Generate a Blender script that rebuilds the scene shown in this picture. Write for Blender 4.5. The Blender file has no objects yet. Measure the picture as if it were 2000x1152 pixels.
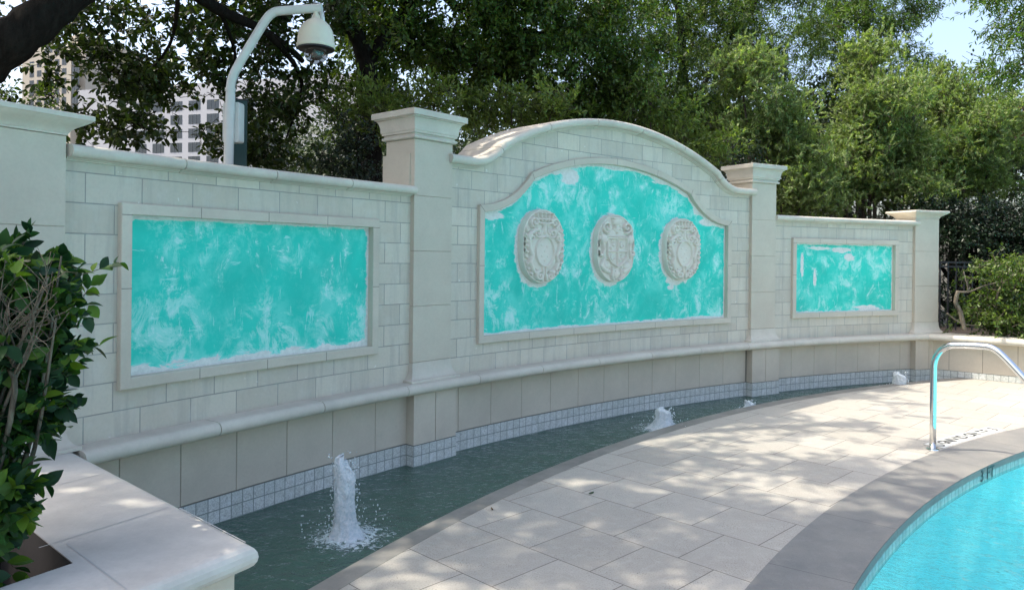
import bpy, math, random
import numpy as np
from mathutils import Vector, Matrix, noise as mn

SC = bpy.context.scene
COL = SC.collection
rad = math.radians
random.seed(7)

# ------------------------------------------------------------------ camera
CX, CY, R, TH = 9.9386, -3.0356, 13.8977, 2.2692      # centre, radius and axis of the curved wall
F, PITCH, ROLL, CZ = 1477.05, .0013, .0104, 1.52
cp, sp, cr, sr = math.cos(PITCH), math.sin(PITCH), math.cos(ROLL), math.sin(ROLL)
fw = Vector((0, cp, -sp)); r0 = Vector((1, 0, 0)); u0 = Vector((0, sp, cp))
rt = r0*cr + u0*sr; up = -r0*sr + u0*cr
cam = bpy.data.cameras.new('camera'); camo = bpy.data.objects.new('camera', cam); COL.objects.link(camo)
camo.matrix_world = Matrix(((rt.x, up.x, -fw.x, 0), (rt.y, up.y, -fw.y, 0), (rt.z, up.z, -fw.z, CZ), (0, 0, 0, 1)))
cam.sensor_width = 36; cam.lens = 36*F/2000
cam.shift_x = -4.31/2000; cam.shift_y = -73.33/2000
cam.clip_start = .05; cam.clip_end = 3000
SC.camera = camo

# ------------------------------------------------------------------ light
w = bpy.data.worlds.new('World'); SC.world = w; w.use_nodes = True
nt = w.node_tree; bg = nt.nodes['Background']
sky = nt.nodes.new('ShaderNodeTexSky'); sky.sky_type = 'NISHITA'; sky.sun_disc = False
sky.sun_elevation = rad(60); sky.sun_rotation = rad(270)
sky.air_density = 1.0; sky.dust_density = 4.5; sky.ozone_density = .4
nt.links.new(sky.outputs[0], bg.inputs[0]); bg.inputs[1].default_value = .15
sl = bpy.data.lights.new('sun', 'SUN'); sl.energy = 2.1; sl.angle = rad(.7); sl.color = (1, .93, .80)
so = bpy.data.objects.new('sun', sl); COL.objects.link(so)
so.rotation_mode = 'QUATERNION'
so.rotation_quaternion = Vector((math.cos(rad(60)), -.01, -math.sin(rad(60)))).to_track_quat('-Z', 'Y')
SC.view_settings.view_transform = 'Standard'; SC.view_settings.look = 'None'
SC.view_settings.exposure = 1.44; SC.view_settings.gamma = 1
SC.cycles.max_bounces = 8; SC.cycles.transparent_max_bounces = 12
SC.cycles.diffuse_bounces = 4

# ------------------------------------------------------------------ helpers
def ray(x, y):
    d = fw + rt*((x-1004.31)/F) - up*((y-502.67)/F)
    return d
def at(x, y, D):                      # the point seen at (x, y) of the photograph, D metres ahead
    d = ray(x, y); return Vector((0, 0, CZ)) + d*D
def cyl(a, r, z=0.0):                 # a in degrees from the wall's axis (left positive)
    t = TH + rad(a); return (CX + r*math.cos(t), CY + r*math.sin(t), z)
M_DEG = R*math.pi/180
def sw(s, dr, z):                     # s = metres along wall, left negative
    return cyl(-s/M_DEG, R+dr, z)

def tag(o, label=None, cat=None, group=None, kind=None):
    if label: o['label'] = label
    if cat: o['category'] = cat
    if group: o['group'] = group
    if kind: o['kind'] = kind
    return o
def empty(name, loc, label, cat, group=None, rz=0):
    o = bpy.data.objects.new(name, None); COL.objects.link(o); o.location = loc; o.rotation_euler = (0, 0, rz)
    o.empty_display_size = .1
    tag(o, label, cat, group); bpy.context.view_layer.update(); return o
def wm(o):
    if o is None: return Matrix()
    m = Matrix.Translation(o.location) @ o.rotation_euler.to_matrix().to_4x4()
    return wm(o.parent) @ m if o.parent else m
def obj(name, V, Fc, mat, parent=None, uv=None, attrs=None, smooth=False, local=False, origin=None, mats=None, mi=None):
    """one mesh object; V in world coordinates unless local"""
    V = np.asarray(V, dtype=np.float64).reshape(-1, 3)
    o = bpy.data.objects.new(name, None) if False else None
    if parent is not None and not local:
        inv = np.array(wm(parent).inverted()); V = V @ inv[:3, :3].T + inv[:3, 3]
    if origin is not None: V = V - np.array(origin)
    me = bpy.data.meshes.new(name)
    if isinstance(Fc, np.ndarray):
        n, k = Fc.shape
        me.vertices.add(len(V)); me.vertices.foreach_set('co', V.astype(np.float32).ravel())
        me.loops.add(n*k); me.loops.foreach_set('vertex_index', Fc.astype(np.int32).ravel())
        me.polygons.add(n); me.polygons.foreach_set('loop_start', np.arange(0, n*k, k, dtype=np.int32))
        me.update(calc_edges=True)
    else:
        me.from_pydata([tuple(v) for v in V], [], Fc)
    if uv is not None:
        uv = np.asarray(uv, dtype=np.float32); l = me.uv_layers.new(name='UVMap')
        li = np.empty(len(me.loops), np.int32); me.loops.foreach_get('vertex_index', li)
        l.data.foreach_set('uv', uv[li].ravel())
    if attrs:
        for k_, a in attrs.items():
            t = me.attributes.new(k_, 'FLOAT', 'POINT'); t.data.foreach_set('value', np.asarray(a, np.float32))
    if mats:
        for m_ in mats: me.materials.append(m_)
        me.polygons.foreach_set('material_index', np.asarray(mi, np.int32))
    elif mat: me.materials.append(mat)
    if smooth: me.polygons.foreach_set('use_smooth', np.ones(len(me.polygons), bool))
    me.validate(verbose=False); me.update()
    o = bpy.data.objects.new(name, me); COL.objects.link(o)
    if parent is not None: o.parent = parent
    if origin is not None: o.location = origin
    return o
class MB:
    """collects quads, boxes, tubes into one mesh"""
    def __init__(s): s.V = []; s.F = []; s.U = []
    def add(s, V, Fc, U=None):
        b = len(s.V); s.V += [tuple(v) for v in V]; s.F += [tuple(i+b for i in f) for f in Fc]
        s.U += (list(U) if U is not None else [(0, 0)]*len(V))
    def hexa(s, P):                    # 8 points: bottom 4 ccw, top 4
        s.add(P, [(3, 2, 1, 0), (4, 5, 6, 7), (0, 1, 5, 4), (1, 2, 6, 5), (2, 3, 7, 6), (3, 0, 4, 7)])
    def box(s, c, d, rot=None):
        x, y, z = d[0]/2, d[1]/2, d[2]/2
        P = [Vector(q) for q in ((-x, -y, -z), (x, -y, -z), (x, y, -z), (-x, y, -z), (-x, -y, z), (x, -y, z), (x, y, z), (-x, y, z))]
        if rot is not None: P = [rot @ p for p in P]
        s.hexa([p+Vector(c) for p in P])
    def tube(s, pts, rads, n=12, cap=True):
        pts = [Vector(p) for p in pts]; b = len(s.V); N = len(pts)
        T = []
        for i in range(N):
            a = pts[max(i-1, 0)]; c = pts[min(i+1, N-1)]; T.append((c-a).normalized())
        ref = Vector((0, 0, 1)) if abs(T[0].z) < .9 else Vector((1, 0, 0))
        U = T[0].cross(ref).normalized()
        for i in range(N):
            U = (U - T[i]*U.dot(T[i])).normalized(); W = T[i].cross(U)
            r = rads[i] if hasattr(rads, '__len__') else rads
            for k in range(n):
                t = 2*math.pi*k/n; s.V.append(tuple(pts[i] + (U*math.cos(t)+W*math.sin(t))*r)); s.U.append((k/n, i))
        for i in range(N-1):
            for k in range(n):
                k2 = (k+1) % n; s.F.append((b+i*n+k, b+i*n+k2, b+(i+1)*n+k2, b+(i+1)*n+k))
        if cap:
            s.F.append(tuple(b+k for k in range(n))[::-1]); s.F.append(tuple(b+(N-1)*n+k for k in range(n)))
    def obj(s, name, mat, parent=None, smooth=False, uv=False, **k):
        return obj(name, s.V, s.F, mat, parent, uv=s.U if uv else None, smooth=smooth, **k)
def autosmooth(o, deg=35):
    me = o.data
    me.polygons.foreach_set('use_smooth', np.ones(len(me.polygons), bool))
    me.set_sharp_from_angle(angle=rad(deg)); return o
def bez(P, n):                         # smooth path through points (Catmull-Rom)
    P = [Vector(p) for p in P]; out = []
    for i in range(len(P)-1):
        a = P[max(i-1, 0)]; b = P[i]; c = P[i+1]; d = P[min(i+2, len(P)-1)]
        for k in range(n):
            t = k/n; out.append(.5*((2*b)+(c-a)*t+(2*a-5*b+4*c-d)*t*t+(-a+3*b-3*c+d)*t**3))
    out.append(P[-1]); return out

# ------------------------------------------------------------------ materials
class NT:
    def __init__(s, name):
        s.m = bpy.data.materials.new(name); s.m.use_nodes = True; s.t = s.m.node_tree
        s.p = s.t.nodes['Principled BSDF']; s.out = s.t.nodes['Material Output']
    def n(s, typ, **k):
        nd = s.t.nodes.new('ShaderNode'+typ)
        for a, b in k.items():
            if a in nd.bl_rna.properties.keys() and a not in nd.inputs.keys(): setattr(nd, a, b)
            else: nd.inputs[a].default_value = b
        return nd
    def l(s, a, b): s.t.links.new(a, b)
    def noise(s, vec, scale, detail=4, rough=.55, dist=0):
        nd = s.t.nodes.new('ShaderNodeTexNoise'); nd.inputs['Scale'].default_value = scale
        nd.inputs['Detail'].default_value = detail; nd.inputs['Roughness'].default_value = rough
        nd.inputs['Distortion'].default_value = dist
        if vec is not None: s.l(vec, nd.inputs['Vector'])
        return nd.outputs[0]
    def ramp(s, fac, stops, interp='LINEAR'):
        nd = s.t.nodes.new('ShaderNodeValToRGB'); cr_ = nd.color_ramp; cr_.interpolation = interp
        while len(cr_.elements) < len(stops): cr_.elements.new(.5)
        for e, (p, c) in zip(cr_.elements, stops):
            e.position = p; e.color = (*c, 1) if hasattr(c, '__len__') else (c, c, c, 1)
        s.l(fac, nd.inputs[0]); return nd.outputs[0]
    def mix(s, f, a, b, mode='MIX'):
        nd = s.t.nodes.new('ShaderNodeMix'); nd.data_type = 'RGBA'; nd.blend_type = mode
        for i, v in ((0, f), (6, a), (7, b)):
            if hasattr(v, 'is_linked') or isinstance(v, bpy.types.NodeSocket): s.l(v, nd.inputs[i])
            else: nd.inputs[i].default_value = v if i == 0 else ((*v, 1) if hasattr(v, '__len__') else (v, v, v, 1))
        return nd.outputs[2]
    def math(s, op, a, b=None, c=None):
        nd = s.t.nodes.new('ShaderNodeMath'); nd.operation = op
        for i, v in enumerate((a, b, c)):
            if v is None: continue
            if isinstance(v, bpy.types.NodeSocket): s.l(v, nd.inputs[i])
            else: nd.inputs[i].default_value = v
        return nd.outputs[0]
    def mapping(s, vec, scale=(1, 1, 1), rot=(0, 0, 0), loc=(0, 0, 0)):
        nd = s.t.nodes.new('ShaderNodeMapping'); nd.inputs['Scale'].default_value = scale
        nd.inputs['Rotation'].default_value = rot; nd.inputs['Location'].default_value = loc
        s.l(vec, nd.inputs[0]); return nd.outputs[0]
    def coord(s, which='Object'):
        nd = s.t.nodes.new('ShaderNodeTexCoord'); return nd.outputs[which]
    def pos(s):
        return s.t.nodes.new('ShaderNodeNewGeometry').outputs['Position']
    def attr(s, name):
        nd = s.t.nodes.new('ShaderNodeAttribute'); nd.attribute_name = name; return nd.outputs['Fac']
    def bump(s, h, strength=.3, dist=.01, normal=None):
        nd = s.t.nodes.new('ShaderNodeBump'); nd.inputs['Strength'].default_value = strength
        nd.inputs['Distance'].default_value = dist; s.l(h, nd.inputs['Height'])
        if normal is not None: s.l(normal, nd.inputs['Normal'])
        return nd.outputs[0]
    def set(s, color=None, rough=None, normal=None, metal=None, spec=None, **k):
        for nm, v in (('Base Color', color), ('Roughness', rough), ('Normal', normal), ('Metallic', metal), ('Specular IOR Level', spec)):
            if v is None: continue
            i = s.p.inputs[nm]
            if isinstance(v, bpy.types.NodeSocket): s.l(v, i)
            else: i.default_value = (*v, 1) if hasattr(v, '__len__') and len(v) == 3 else v
        for nm, v in k.items(): s.p.inputs[nm.replace('_', ' ')].default_value = v
        return s.m

def stone(name, base, var=.12, rough=.85, bump=.25, warm=None, scale=1.0):
    g = NT(name); P = g.pos()
    n1 = g.noise(P, 2.2*scale, 5, .6); n2 = g.noise(P, 60*scale, 3, .6); n3 = g.noise(P, 9*scale, 4, .65)
    d = tuple(c*(1-var) for c in base); b = tuple(min(1, c*(1+var*.7)) for c in base)
    c = g.ramp(n1, [(.3, d), (.7, b)])
    c = g.mix(g.ramp(n3, [(.45, 0), (.75, .35)]), c, warm or tuple(x*.86 for x in base))
    c = g.mix(g.ramp(n2, [(.35, .10), (.6, 0)]), c, tuple(x*.6 for x in base))
    h = g.math('ADD', g.math('MULTIPLY', n2, .35), g.math('MULTIPLY', n3, .65))
    return g.set(c, rough, g.bump(h, bump, .006), spec=.3)
STONE = (.58, .525, .43)
M_STONE = stone('cast_stone', STONE)
M_PILLAR = stone('pillar_stone', (.565, .51, .415), .08, bump=.15)
M_COPE = stone('coping_stone', (.60, .555, .47), .15, .82, .3, warm=(.46, .43, .365))
M_BASE = stone('base_slab_stone', (.56, .50, .405), .10, .75, .12)
M_PLANT = stone('planter_top_stone', (.55, .525, .48), .22, .85, .5, warm=(.40, .385, .35))
M_GROUT = NT('dark_grout').set((.24, .22, .185), .95)

def blocks_mat():
    g = NT('limestone_blocks'); uv = g.coord('UV')
    br = g.n('TexBrick'); g.l(g.mapping(uv, loc=(.046, -.69+.1535*8, 0)), br.inputs['Vector'])
    br.offset = .5; br.offset_frequency = 2; br.squash = 1
    for k, v in (('Scale', 1), ('Mortar Size', .0035), ('Mortar Smooth', .25), ('Bias', 0), ('Brick Width', .308), ('Row Height', .1535)): br.inputs[k].default_value = v
    br.inputs['Color1'].default_value = (.53, .475, .38, 1); br.inputs['Color2'].default_value = (.635, .575, .465, 1)
    br.inputs['Mortar'].default_value = (.30, .29, .26, 1)
    P = g.pos(); n1 = g.noise(P, 1.3, 4, .6); n2 = g.noise(P, 55, 3, .6); n3 = g.noise(P, 11, 4, .6)
    c = g.mix(g.ramp(n1, [(.3, 0), (.75, .35)]), br.outputs['Color'], (.50, .50, .46))
    c = g.mix(g.ramp(n3, [(.5, 0), (.8, .30)]), c, (.66, .65, .61))
    c = g.mix(g.ramp(n2, [(.3, .12), (.55, 0)]), c, (.3, .3, .27))
    sc_ = g.noise(g.mapping(uv, (1, 1, 1)), 26, 2, .5)
    c = g.mix(g.ramp(sc_, [(.71, 0), (.74, .5)]), c, (.78, .78, .75))
    dr = g.noise(g.mapping(uv, (7, .7, 1)), 1.6, 5, .65)
    c = g.mix(g.ramp(dr, [(.50, 0), (.68, .45)]), c, (.36, .34, .30))
    h = g.math('ADD', g.math('MULTIPLY', g.math('SUBTRACT', 1, br.outputs['Fac']), 1.0), g.math('MULTIPLY', n3, .12))
    return g.set(c, .85, g.bump(h, .6, .004), spec=.25)
M_BLOCK = blocks_mat()

def paint_mat():
    g = NT('teal_paint'); uv = g.coord('UV'); pl = g.attr('plaster')
    a = g.noise(uv, 1.6, 3, .6, .5); b = g.noise(g.mapping(uv, (3.2, 2.6, 1)), 1.5, 10, .74, .25); c_ = g.noise(uv, 30, 6, .7, .5)
    b2 = g.noise(g.mapping(uv, (3.4, 2.8, 1), loc=(7, 3, 0)), 1.4, 10, .78, .5)
    base = g.ramp(a, [(.25, (.010, .50, .395)), (.5, (.014, .60, .475)), (.75, (.05, .67, .54))])
    c = g.mix(g.math('MULTIPLY', g.ramp(b, [(.47, 0), (.58, .75)]), g.ramp(a, [(.40, .2), (.58, 1)])), base, (.17, .73, .62))
    m1 = g.math('MULTIPLY', g.ramp(b2, [(.50, 0), (.545, 1)]), g.ramp(a, [(.44, .10), (.60, .8)]))
    c = g.mix(m1, c, (.38, .79, .70))
    m3 = g.math('MULTIPLY', g.ramp(b2, [(.57, 0), (.60, .95)]), g.ramp(c_, [(.4, .3), (.6, 1)]))
    c = g.mix(m3, c, (.52, .80, .76))
    for q_, (sx_, sy_, rot_, th_) in enumerate(((22, 4, .5, .645), (4, 26, .3, .66), (18, 5, -.7, .665))):
        st = g.noise(g.mapping(uv, (sx_, sy_, 1), (0, 0, rot_), (q_*3, 0, 0)), 1.0, 4, .65, .4)
        c = g.mix(g.ramp(st, [(th_, 0), (th_+.03, .55)]), c, (.45, .80, .76))
    # bare plaster: follows the painted-on attribute plus ragged, trowelled noise
    e = g.math('ADD', pl, g.math('MULTIPLY', g.math('SUBTRACT', g.noise(g.mapping(uv, (3.0, 7, 1), (0, 0, .25)), 1.7, 9, .68, .9), .5), 1.7))
    w_ = g.ramp(e, [(.60, 0), (.64, 1)])
    pc = g.ramp(c_, [(.35, (.60, .62, .58)), (.6, (.74, .75, .71))])
    c = g.mix(g.ramp(e, [(.40, 0), (.60, .55)]), c, (.36, .76, .71))
    c = g.mix(w_, c, pc)
    vo = g.n('TexVoronoi'); g.l(uv, vo.inputs['Vector']); vo.inputs['Scale'].default_value = 3.3
    dots = g.math('MULTIPLY', g.ramp(g.math('ADD', vo.outputs['Distance'], g.math('MULTIPLY', g.noise(uv, 60, 2), .05)), [(.045, 1), (.055, 0)]), g.ramp(g.noise(uv, 1.7, 1), [(.52, 0), (.56, 1)]))
    c = g.mix(dots, c, (.02, .10, .10))
    h = g.math('ADD', g.math('MULTIPLY', w_, .8), g.math('ADD', g.math('MULTIPLY', c_, .35), g.math('MULTIPLY', m1, .3)))
    return g.set(c, .55, g.bump(h, .35, .006), spec=.35)
M_PAINT = paint_mat()

def tile_mat(name, size, c1, c2, grout, off=(0, 0), var=.5, rough=.25, mort=.0035, rowh=None):
    g = NT(name); uv = g.coord('UV')
    br = g.n('TexBrick'); g.l(g.mapping(uv, loc=(off[0], off[1], 0)), br.inputs['Vector'])
    br.offset = 0; br.squash = 1
    for k, v in (('Scale', 1), ('Mortar Size', mort), ('Mortar Smooth', .15), ('Bias', 0), ('Brick Width', size), ('Row Height', rowh or size)): br.inputs[k].default_value = v
    br.inputs['Color1'].default_value = (*c1, 1); br.inputs['Color2'].default_value = (*c2, 1); br.inputs['Mortar'].default_value = (*grout, 1)
    n1 = g.noise(uv, 55, 5, .8, 2.0); n2 = g.noise(uv, 16, 3, .6)
    c = g.mix(g.ramp(n1, [(.42, var), (.56, 0)]), br.outputs['Color'], tuple(x*.42 for x in c1))
    c = g.mix(g.ramp(n2, [(.45, 0), (.7, .25)]), c, (.75, .80, .84))
    c = g.mix(br.outputs['Fac'], c, grout)
    return g.set(c, rough, g.bump(g.math('SUBTRACT', 1, br.outputs['Fac']), .6, .002), spec=.5)
M_TILE = tile_mat('marbled_tile', .08, (.58, .605, .56), (.69, .70, .66), (.25, .28, .26), mort=.0035, var=.7)
M_POOLTILE = tile_mat('pool_tile', .075, (.30, .36, .34), (.40, .46, .43), (.10, .15, .15), rowh=.15, var=.3)

def deck_mat():
    g = NT('deck_pavers'); P = g.pos()
    mp = g.mapping(P, rot=(0, 0, rad(45)))
    mp = g.mapping(mp, loc=(2.319, .457-2.857+.457*6, 0))
    br = g.n('TexBrick'); g.l(mp, br.inputs['Vector']); br.offset = .5; br.squash = 1
    for k, v in (('Scale', 1), ('Mortar Size', .0028), ('Mortar Smooth', .3), ('Bias', 0), ('Brick Width', .4075), ('Row Height', .457)): br.inputs[k].default_value = v
    br.inputs['Color1'].default_value = (.375, .348, .30, 1); br.inputs['Color2'].default_value = (.445, .415, .36, 1); br.inputs['Mortar'].default_value = (.16, .145, .13, 1)
    n1 = g.noise(P, 1.7, 5, .6); n2 = g.noise(P, 120, 3, .7); n3 = g.noise(P, 16, 4, .65)
    vo = g.n('TexVoronoi'); g.l(P, vo.inputs['Vector']); vo.inputs['Scale'].default_value = 95
    pits = g.math('MULTIPLY', g.ramp(vo.outputs['Distance'], [(.16, 1), (.24, 0)]), g.ramp(g.noise(P, 5, 3), [(.48, 0), (.62, .8)]))
    c = g.mix(g.ramp(n1, [(.35, .0), (.75, .35)]), br.outputs['Color'], (.42, .40, .36))
    c = g.mix(g.ramp(n3, [(.5, 0), (.8, .3)]), c, (.62, .59, .53))
    c = g.mix(g.ramp(n2, [(.3, .5), (.52, 0)]), c, (.20, .185, .16))
    gr = g.noise(P, 3.3, 6, .7, .8); c = g.mix(g.ramp(gr, [(.54, 0), (.66, .35)]), c, (.30, .275, .24))
    c = g.mix(pits, c, (.10, .09, .08))
    c = g.mix(br.outputs['Fac'], c, (.13, .115, .10))
    h = g.math('ADD', g.math('MULTIPLY', g.math('SUBTRACT', 1, br.outputs['Fac']), 1), g.math('SUBTRACT', g.math('MULTIPLY', n2, .35), g.math('MULTIPLY', pits, .5)))
    return g.set(c, .78, g.bump(h, .4, .003), spec=.3)
M_DECK = deck_mat()
def band_mat():
    g = NT('dark_coping_stone'); P = g.pos(); uv = g.coord('UV')
    br = g.n('TexBrick'); g.l(uv, br.inputs['Vector']); br.offset = 0; br.squash = 1
    for k, v in (('Scale', 1), ('Mortar Size', .003), ('Mortar Smooth', .2), ('Brick Width', .92), ('Row Height', 5)): br.inputs[k].default_value = v
    n1 = g.noise(P, 2.3, 5, .6); n2 = g.noise(P, 140, 3, .7); n3 = g.noise(P, 14, 5, .7)
    c = g.ramp(n1, [(.3, (.160, .160, .155)), (.7, (.265, .25, .222))])
    c = g.mix(g.ramp(n3, [(.5, 0), (.75, .4)]), c, (.29, .28, .265))
    c = g.mix(g.ramp(n2, [(.35, .4), (.5, 0)]), c, (.13, .125, .12))
    c = g.mix(br.outputs['Fac'], c, (.12, .115, .11))
    return g.set(c, .6, g.bump(g.math('ADD', g.math('SUBTRACT', 1, br.outputs['Fac']), g.math('MULTIPLY', n2, .5)), .4, .003), spec=.4)
M_BAND = band_mat()
M_TRIM = stone('channel_edge_stone', (.23, .22, .195), .3, .7, .6, warm=(.36, .34, .30))

def water_mat(name, tint, refl_rough, bump, bscale, murk=None, mf=0.0):
    g = NT(name); t = g.t; t.nodes.remove(g.p); P = g.pos()
    n1 = g.noise(P, bscale, 4, .6, .6); n2 = g.noise(P, bscale*3.1, 3, .55, .4)
    nrm = g.bump(g.math('ADD', n1, g.math('MULTIPLY', n2, .5)), bump, .035)
    tr = g.n('BsdfTransparent'); tr.inputs[0].default_value = (*tint, 1)
    gl = g.n('BsdfGlossy'); gl.inputs['Roughness'].default_value = refl_rough; g.l(nrm, gl.inputs['Normal'])
    fr = g.n('Fresnel'); fr.inputs[0].default_value = 1.33; g.l(nrm, fr.inputs['Normal'])
    base = tr.outputs[0]
    if murk:
        df = g.n('BsdfDiffuse'); df.inputs[0].default_value = (*murk, 1); g.l(nrm, df.inputs['Normal'])
        m0 = g.n('MixShader'); m0.inputs[0].default_value = mf; g.l(tr.outputs[0], m0.inputs[1]); g.l(df.outputs[0], m0.inputs[2]); base = m0.outputs[0]
    mx = g.n('MixShader'); g.l(fr.outputs[0], mx.inputs[0]); g.l(base, mx.inputs[1]); g.l(gl.outputs[0], mx.inputs[2])
    g.l(mx.outputs[0], g.out.inputs[0]); return g.m
M_CHWATER = water_mat('channel_water', (.30, .52, .47), .05, .7, 7, (.082, .150, .115), .82)
M_POOLWATER = water_mat('pool_water', (.50, .93, .98), .03, 1.0, 13, (.005, .50, .62), .10)
M_CHFLOOR = stone('channel_floor', (.06, .11, .10), .2)
def poolfloor():
    g = NT('pool_plaster'); P = g.pos()
    vo = g.n('TexVoronoi'); vo.feature = 'DISTANCE_TO_EDGE'; vo.inputs['Scale'].default_value = 4.5
    g.l(P, vo.inputs['Vector'])
    n = g.noise(P, 2, 4)
    return g.set(g.ramp(n, [(.36, (.44, .76, .79)), (.64, (.80, .93, .90))]), .7)
M_POOLFLOOR = poolfloor()
def foam_mat(name, alpha=.9):
    g = NT(name); P = g.pos(); n = g.noise(P, 70, 4, .7)
    m = g.set(g.ramp(n, [(.35, (.62, .74, .78)), (.62, (.95, .97, .98))]), .12, g.bump(n, .9, .008), spec=.5)
    g.p.inputs['Transmission Weight'].default_value = .3; g.p.inputs['IOR'].default_value = 1.25
    g.p.inputs['Subsurface Weight'].default_value = .2; g.p.inputs['Subsurface Radius'].default_value = (.02, .02, .02)
    return m
M_FOAM = foam_mat('foaming_water')
def surf_foam_mat():
    g = NT('surface_foam'); P = g.pos(); n = g.noise(P, 26, 5, .75, 1.2); f = g.attr('foam')
    g.set((.72, .82, .84), .3)
    tr = g.n('BsdfTransparent'); mx = g.n('MixShader')
    a = g.ramp(g.math('ADD', f, g.math('MULTIPLY', g.math('SUBTRACT', n, .5), 2.2)), [(.55, 0), (.85, .8)])
    g.l(a, mx.inputs[0]); g.l(tr.outputs[0], mx.inputs[1]); g.l(g.p.outputs[0], mx.inputs[2]); g.l(mx.outputs[0], g.out.inputs[0])
    return g.m
M_SFOAM = surf_foam_mat()
M_STEEL = NT('polished_steel').set((.80, .80, .78), .10, metal=1.0)
def painted(name, col, rough=.4, v=.06):
    g = NT(name); P = g.pos(); n = g.noise(P, 7, 4); n2 = g.noise(P, 40, 3)
    return g.set(g.ramp(n, [(.3, tuple(c*(1-v*2) for c in col)), (.7, col)]), rough, g.bump(n2, .05, .003))
M_POLE = painted('white_painted_steel', (.66, .68, .65), .35)
M_CREAM = painted('cream_plastic', (.74, .70, .56), .4, .04)
M_GREENP = painted('dark_green_paint', (.006, .045, .045), .4)
M_BLACK = painted('black_metal', (.012, .012, .014), .45)
M_WHITE = painted('white_tile', (.72, .72, .68), .3)
M_INK = NT('black_lettering').set((.015, .015, .017), .4)
M_SOIL = stone('dark_soil', (.035, .027, .022), .4, 1, 1.0)
M_GROUND = stone('mulch_ground', (.06, .055, .04), .4, 1, .8)
g = NT('smoked_dome'); M_DOME = g.set((.02, .02, .02), .03, spec=.9); g.p.inputs['Alpha'].default_value = .55
M_LENS = NT('camera_lens').set((.45, .43, .40), .25, metal=.6)

def leaf_mat(name, cols, trans=.30, rough=.45, tcol=None, spec=.4):
    g = NT(name); rnd = g.t.nodes.new('ShaderNodeNewGeometry').outputs['Random Per Island']
    c = g.ramp(rnd, [(i/(len(cols)-1), k) for i, k in enumerate(cols)])
    big = g.noise(g.pos(), 1.6, 3)
    c = g.mix(g.ramp(big, [(.4, .25), (.62, 0)]), c, tuple(x*.55 for x in cols[0]))
    g.set(c, rough, spec=spec)
    tl = g.n('BsdfTranslucent')
    tc = g.mix(1.0, c, tcol or (1.5, 1.7, .5), 'MULTIPLY'); g.l(tc, tl.inputs[0])
    mx = g.n('MixShader'); mx.inputs[0].default_value = trans
    g.l(g.p.outputs[0], mx.inputs[1]); g.l(tl.outputs[0], mx.inputs[2]); g.l(mx.outputs[0], g.out.inputs[0])
    return g.m
M_OAK = leaf_mat('oak_leaf', [(.018, .034, .007), (.034, .058, .010), (.065, .095, .016)], .28, .40)
M_OAK2 = leaf_mat('broad_leaf', [(.035, .065, .014), (.075, .125, .024), (.16, .22, .045)], .38, .40)
M_WILLOW = leaf_mat('narrow_leaf', [(.05, .095, .016), (.085, .155, .028), (.15, .23, .045)], .42, .42)
M_MYRTLE = leaf_mat('myrtle_leaf', [(.11, .165, .055), (.19, .26, .09), (.37, .43, .20)], .42, .5)
M_PALE = leaf_mat('pale_leaf', [(.08, .13, .03), (.15, .21, .05), (.24, .30, .09)], .4, .45)
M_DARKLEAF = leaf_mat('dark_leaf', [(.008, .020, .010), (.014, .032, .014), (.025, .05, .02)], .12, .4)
M_CITRUS = leaf_mat('glossy_leaf', [(.010, .035, .018), (.018, .058, .020), (.04, .11, .018), (.13, .22, .018)], .25, .5, spec=.28)
M_RED = leaf_mat('red_leaf', [(.10, .04, .03), (.17, .07, .045)], .25)
M_FAR = leaf_mat('far_leaf', [(.015, .03, .010), (.03, .055, .018), (.05, .08, .025)], .15, .6)
def bark(name, c):
    g = NT(name); P = g.pos(); n = g.noise(g.mapping(P, (1, 1, .3)), 26, 5, .7); n2 = g.noise(P, 3, 3)
    return g.set(g.ramp(n, [(.35, tuple(x*.4 for x in c)), (.65, c)]), .95, g.bump(n, .9, .02), spec=.1)
M_BARK = bark('dark_bark', (.020, .017, .014)); M_TWIG = bark('grey_twig', (.20, .17, .13)); M_BARK2 = bark('pale_bark', (.11, .09, .07))

# ------------------------------------------------------------------ ground, deck, channel, pool
C0 = (10.54, -2.77)                                   # centre of the pool arc
EDGE = (10.787, -2.088, 12.941)                       # circle of the channel's near edge
RP, RB = 10.93, 11.34
def ray_circle(th, c, r):                             # distance from C0 along angle th to the circle
    dx, dy = math.cos(th), math.sin(th); ox, oy = C0[0]-c[0], C0[1]-c[1]
    b = ox*dx+oy*dy; return -b+math.sqrt(max(0, b*b-(ox*ox+oy*oy-r*r)))
def ring(name, f0, f1, a0, a1, n, z, mat, thick=0, kind='structure', uv=True, nr=1, parent=None, edge_in=False, edge_out=False):
    """annular sheet about C0 between radii f0(th), f1(th)"""
    V = []; U = []; Fq = []
    for i in range(n+1):
        th = a0+(a1-a0)*i/n; ra, rb = f0(th), f1(th)
        for j in range(nr+1):
            r = ra+(rb-ra)*j/nr; V.append((C0[0]+r*math.cos(th), C0[1]+r*math.sin(th), z)); U.append((th*(ra), r-ra))
    k = nr+1
    for i in range(n):
        for j in range(nr): Fq.append((i*k+j, i*k+j+1, (i+1)*k+j+1, (i+1)*k+j)[::-1])
    if thick:
        for e, jj in ((edge_in, 0), (edge_out, nr)):
            if not e: continue
            b = len(V)
            for i in range(n+1):
                v = V[i*k+jj]; V.append((v[0], v[1], z-thick)); U.append((U[i*k+jj][0], -thick))
            for i in range(n):
                q = (i*k+jj, (i+1)*k+jj, b+i+1, b+i); Fq.append(q if jj == 0 else q[::-1])
    o = obj(name, V, Fq, mat, parent, uv=U)
    if kind: o['kind'] = kind
    return o
TA, TB = rad(97), rad(206)                            # angular range where the channel runs
def chan(th): return ray_circle(th, EDGE[:2], EDGE[2])
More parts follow.
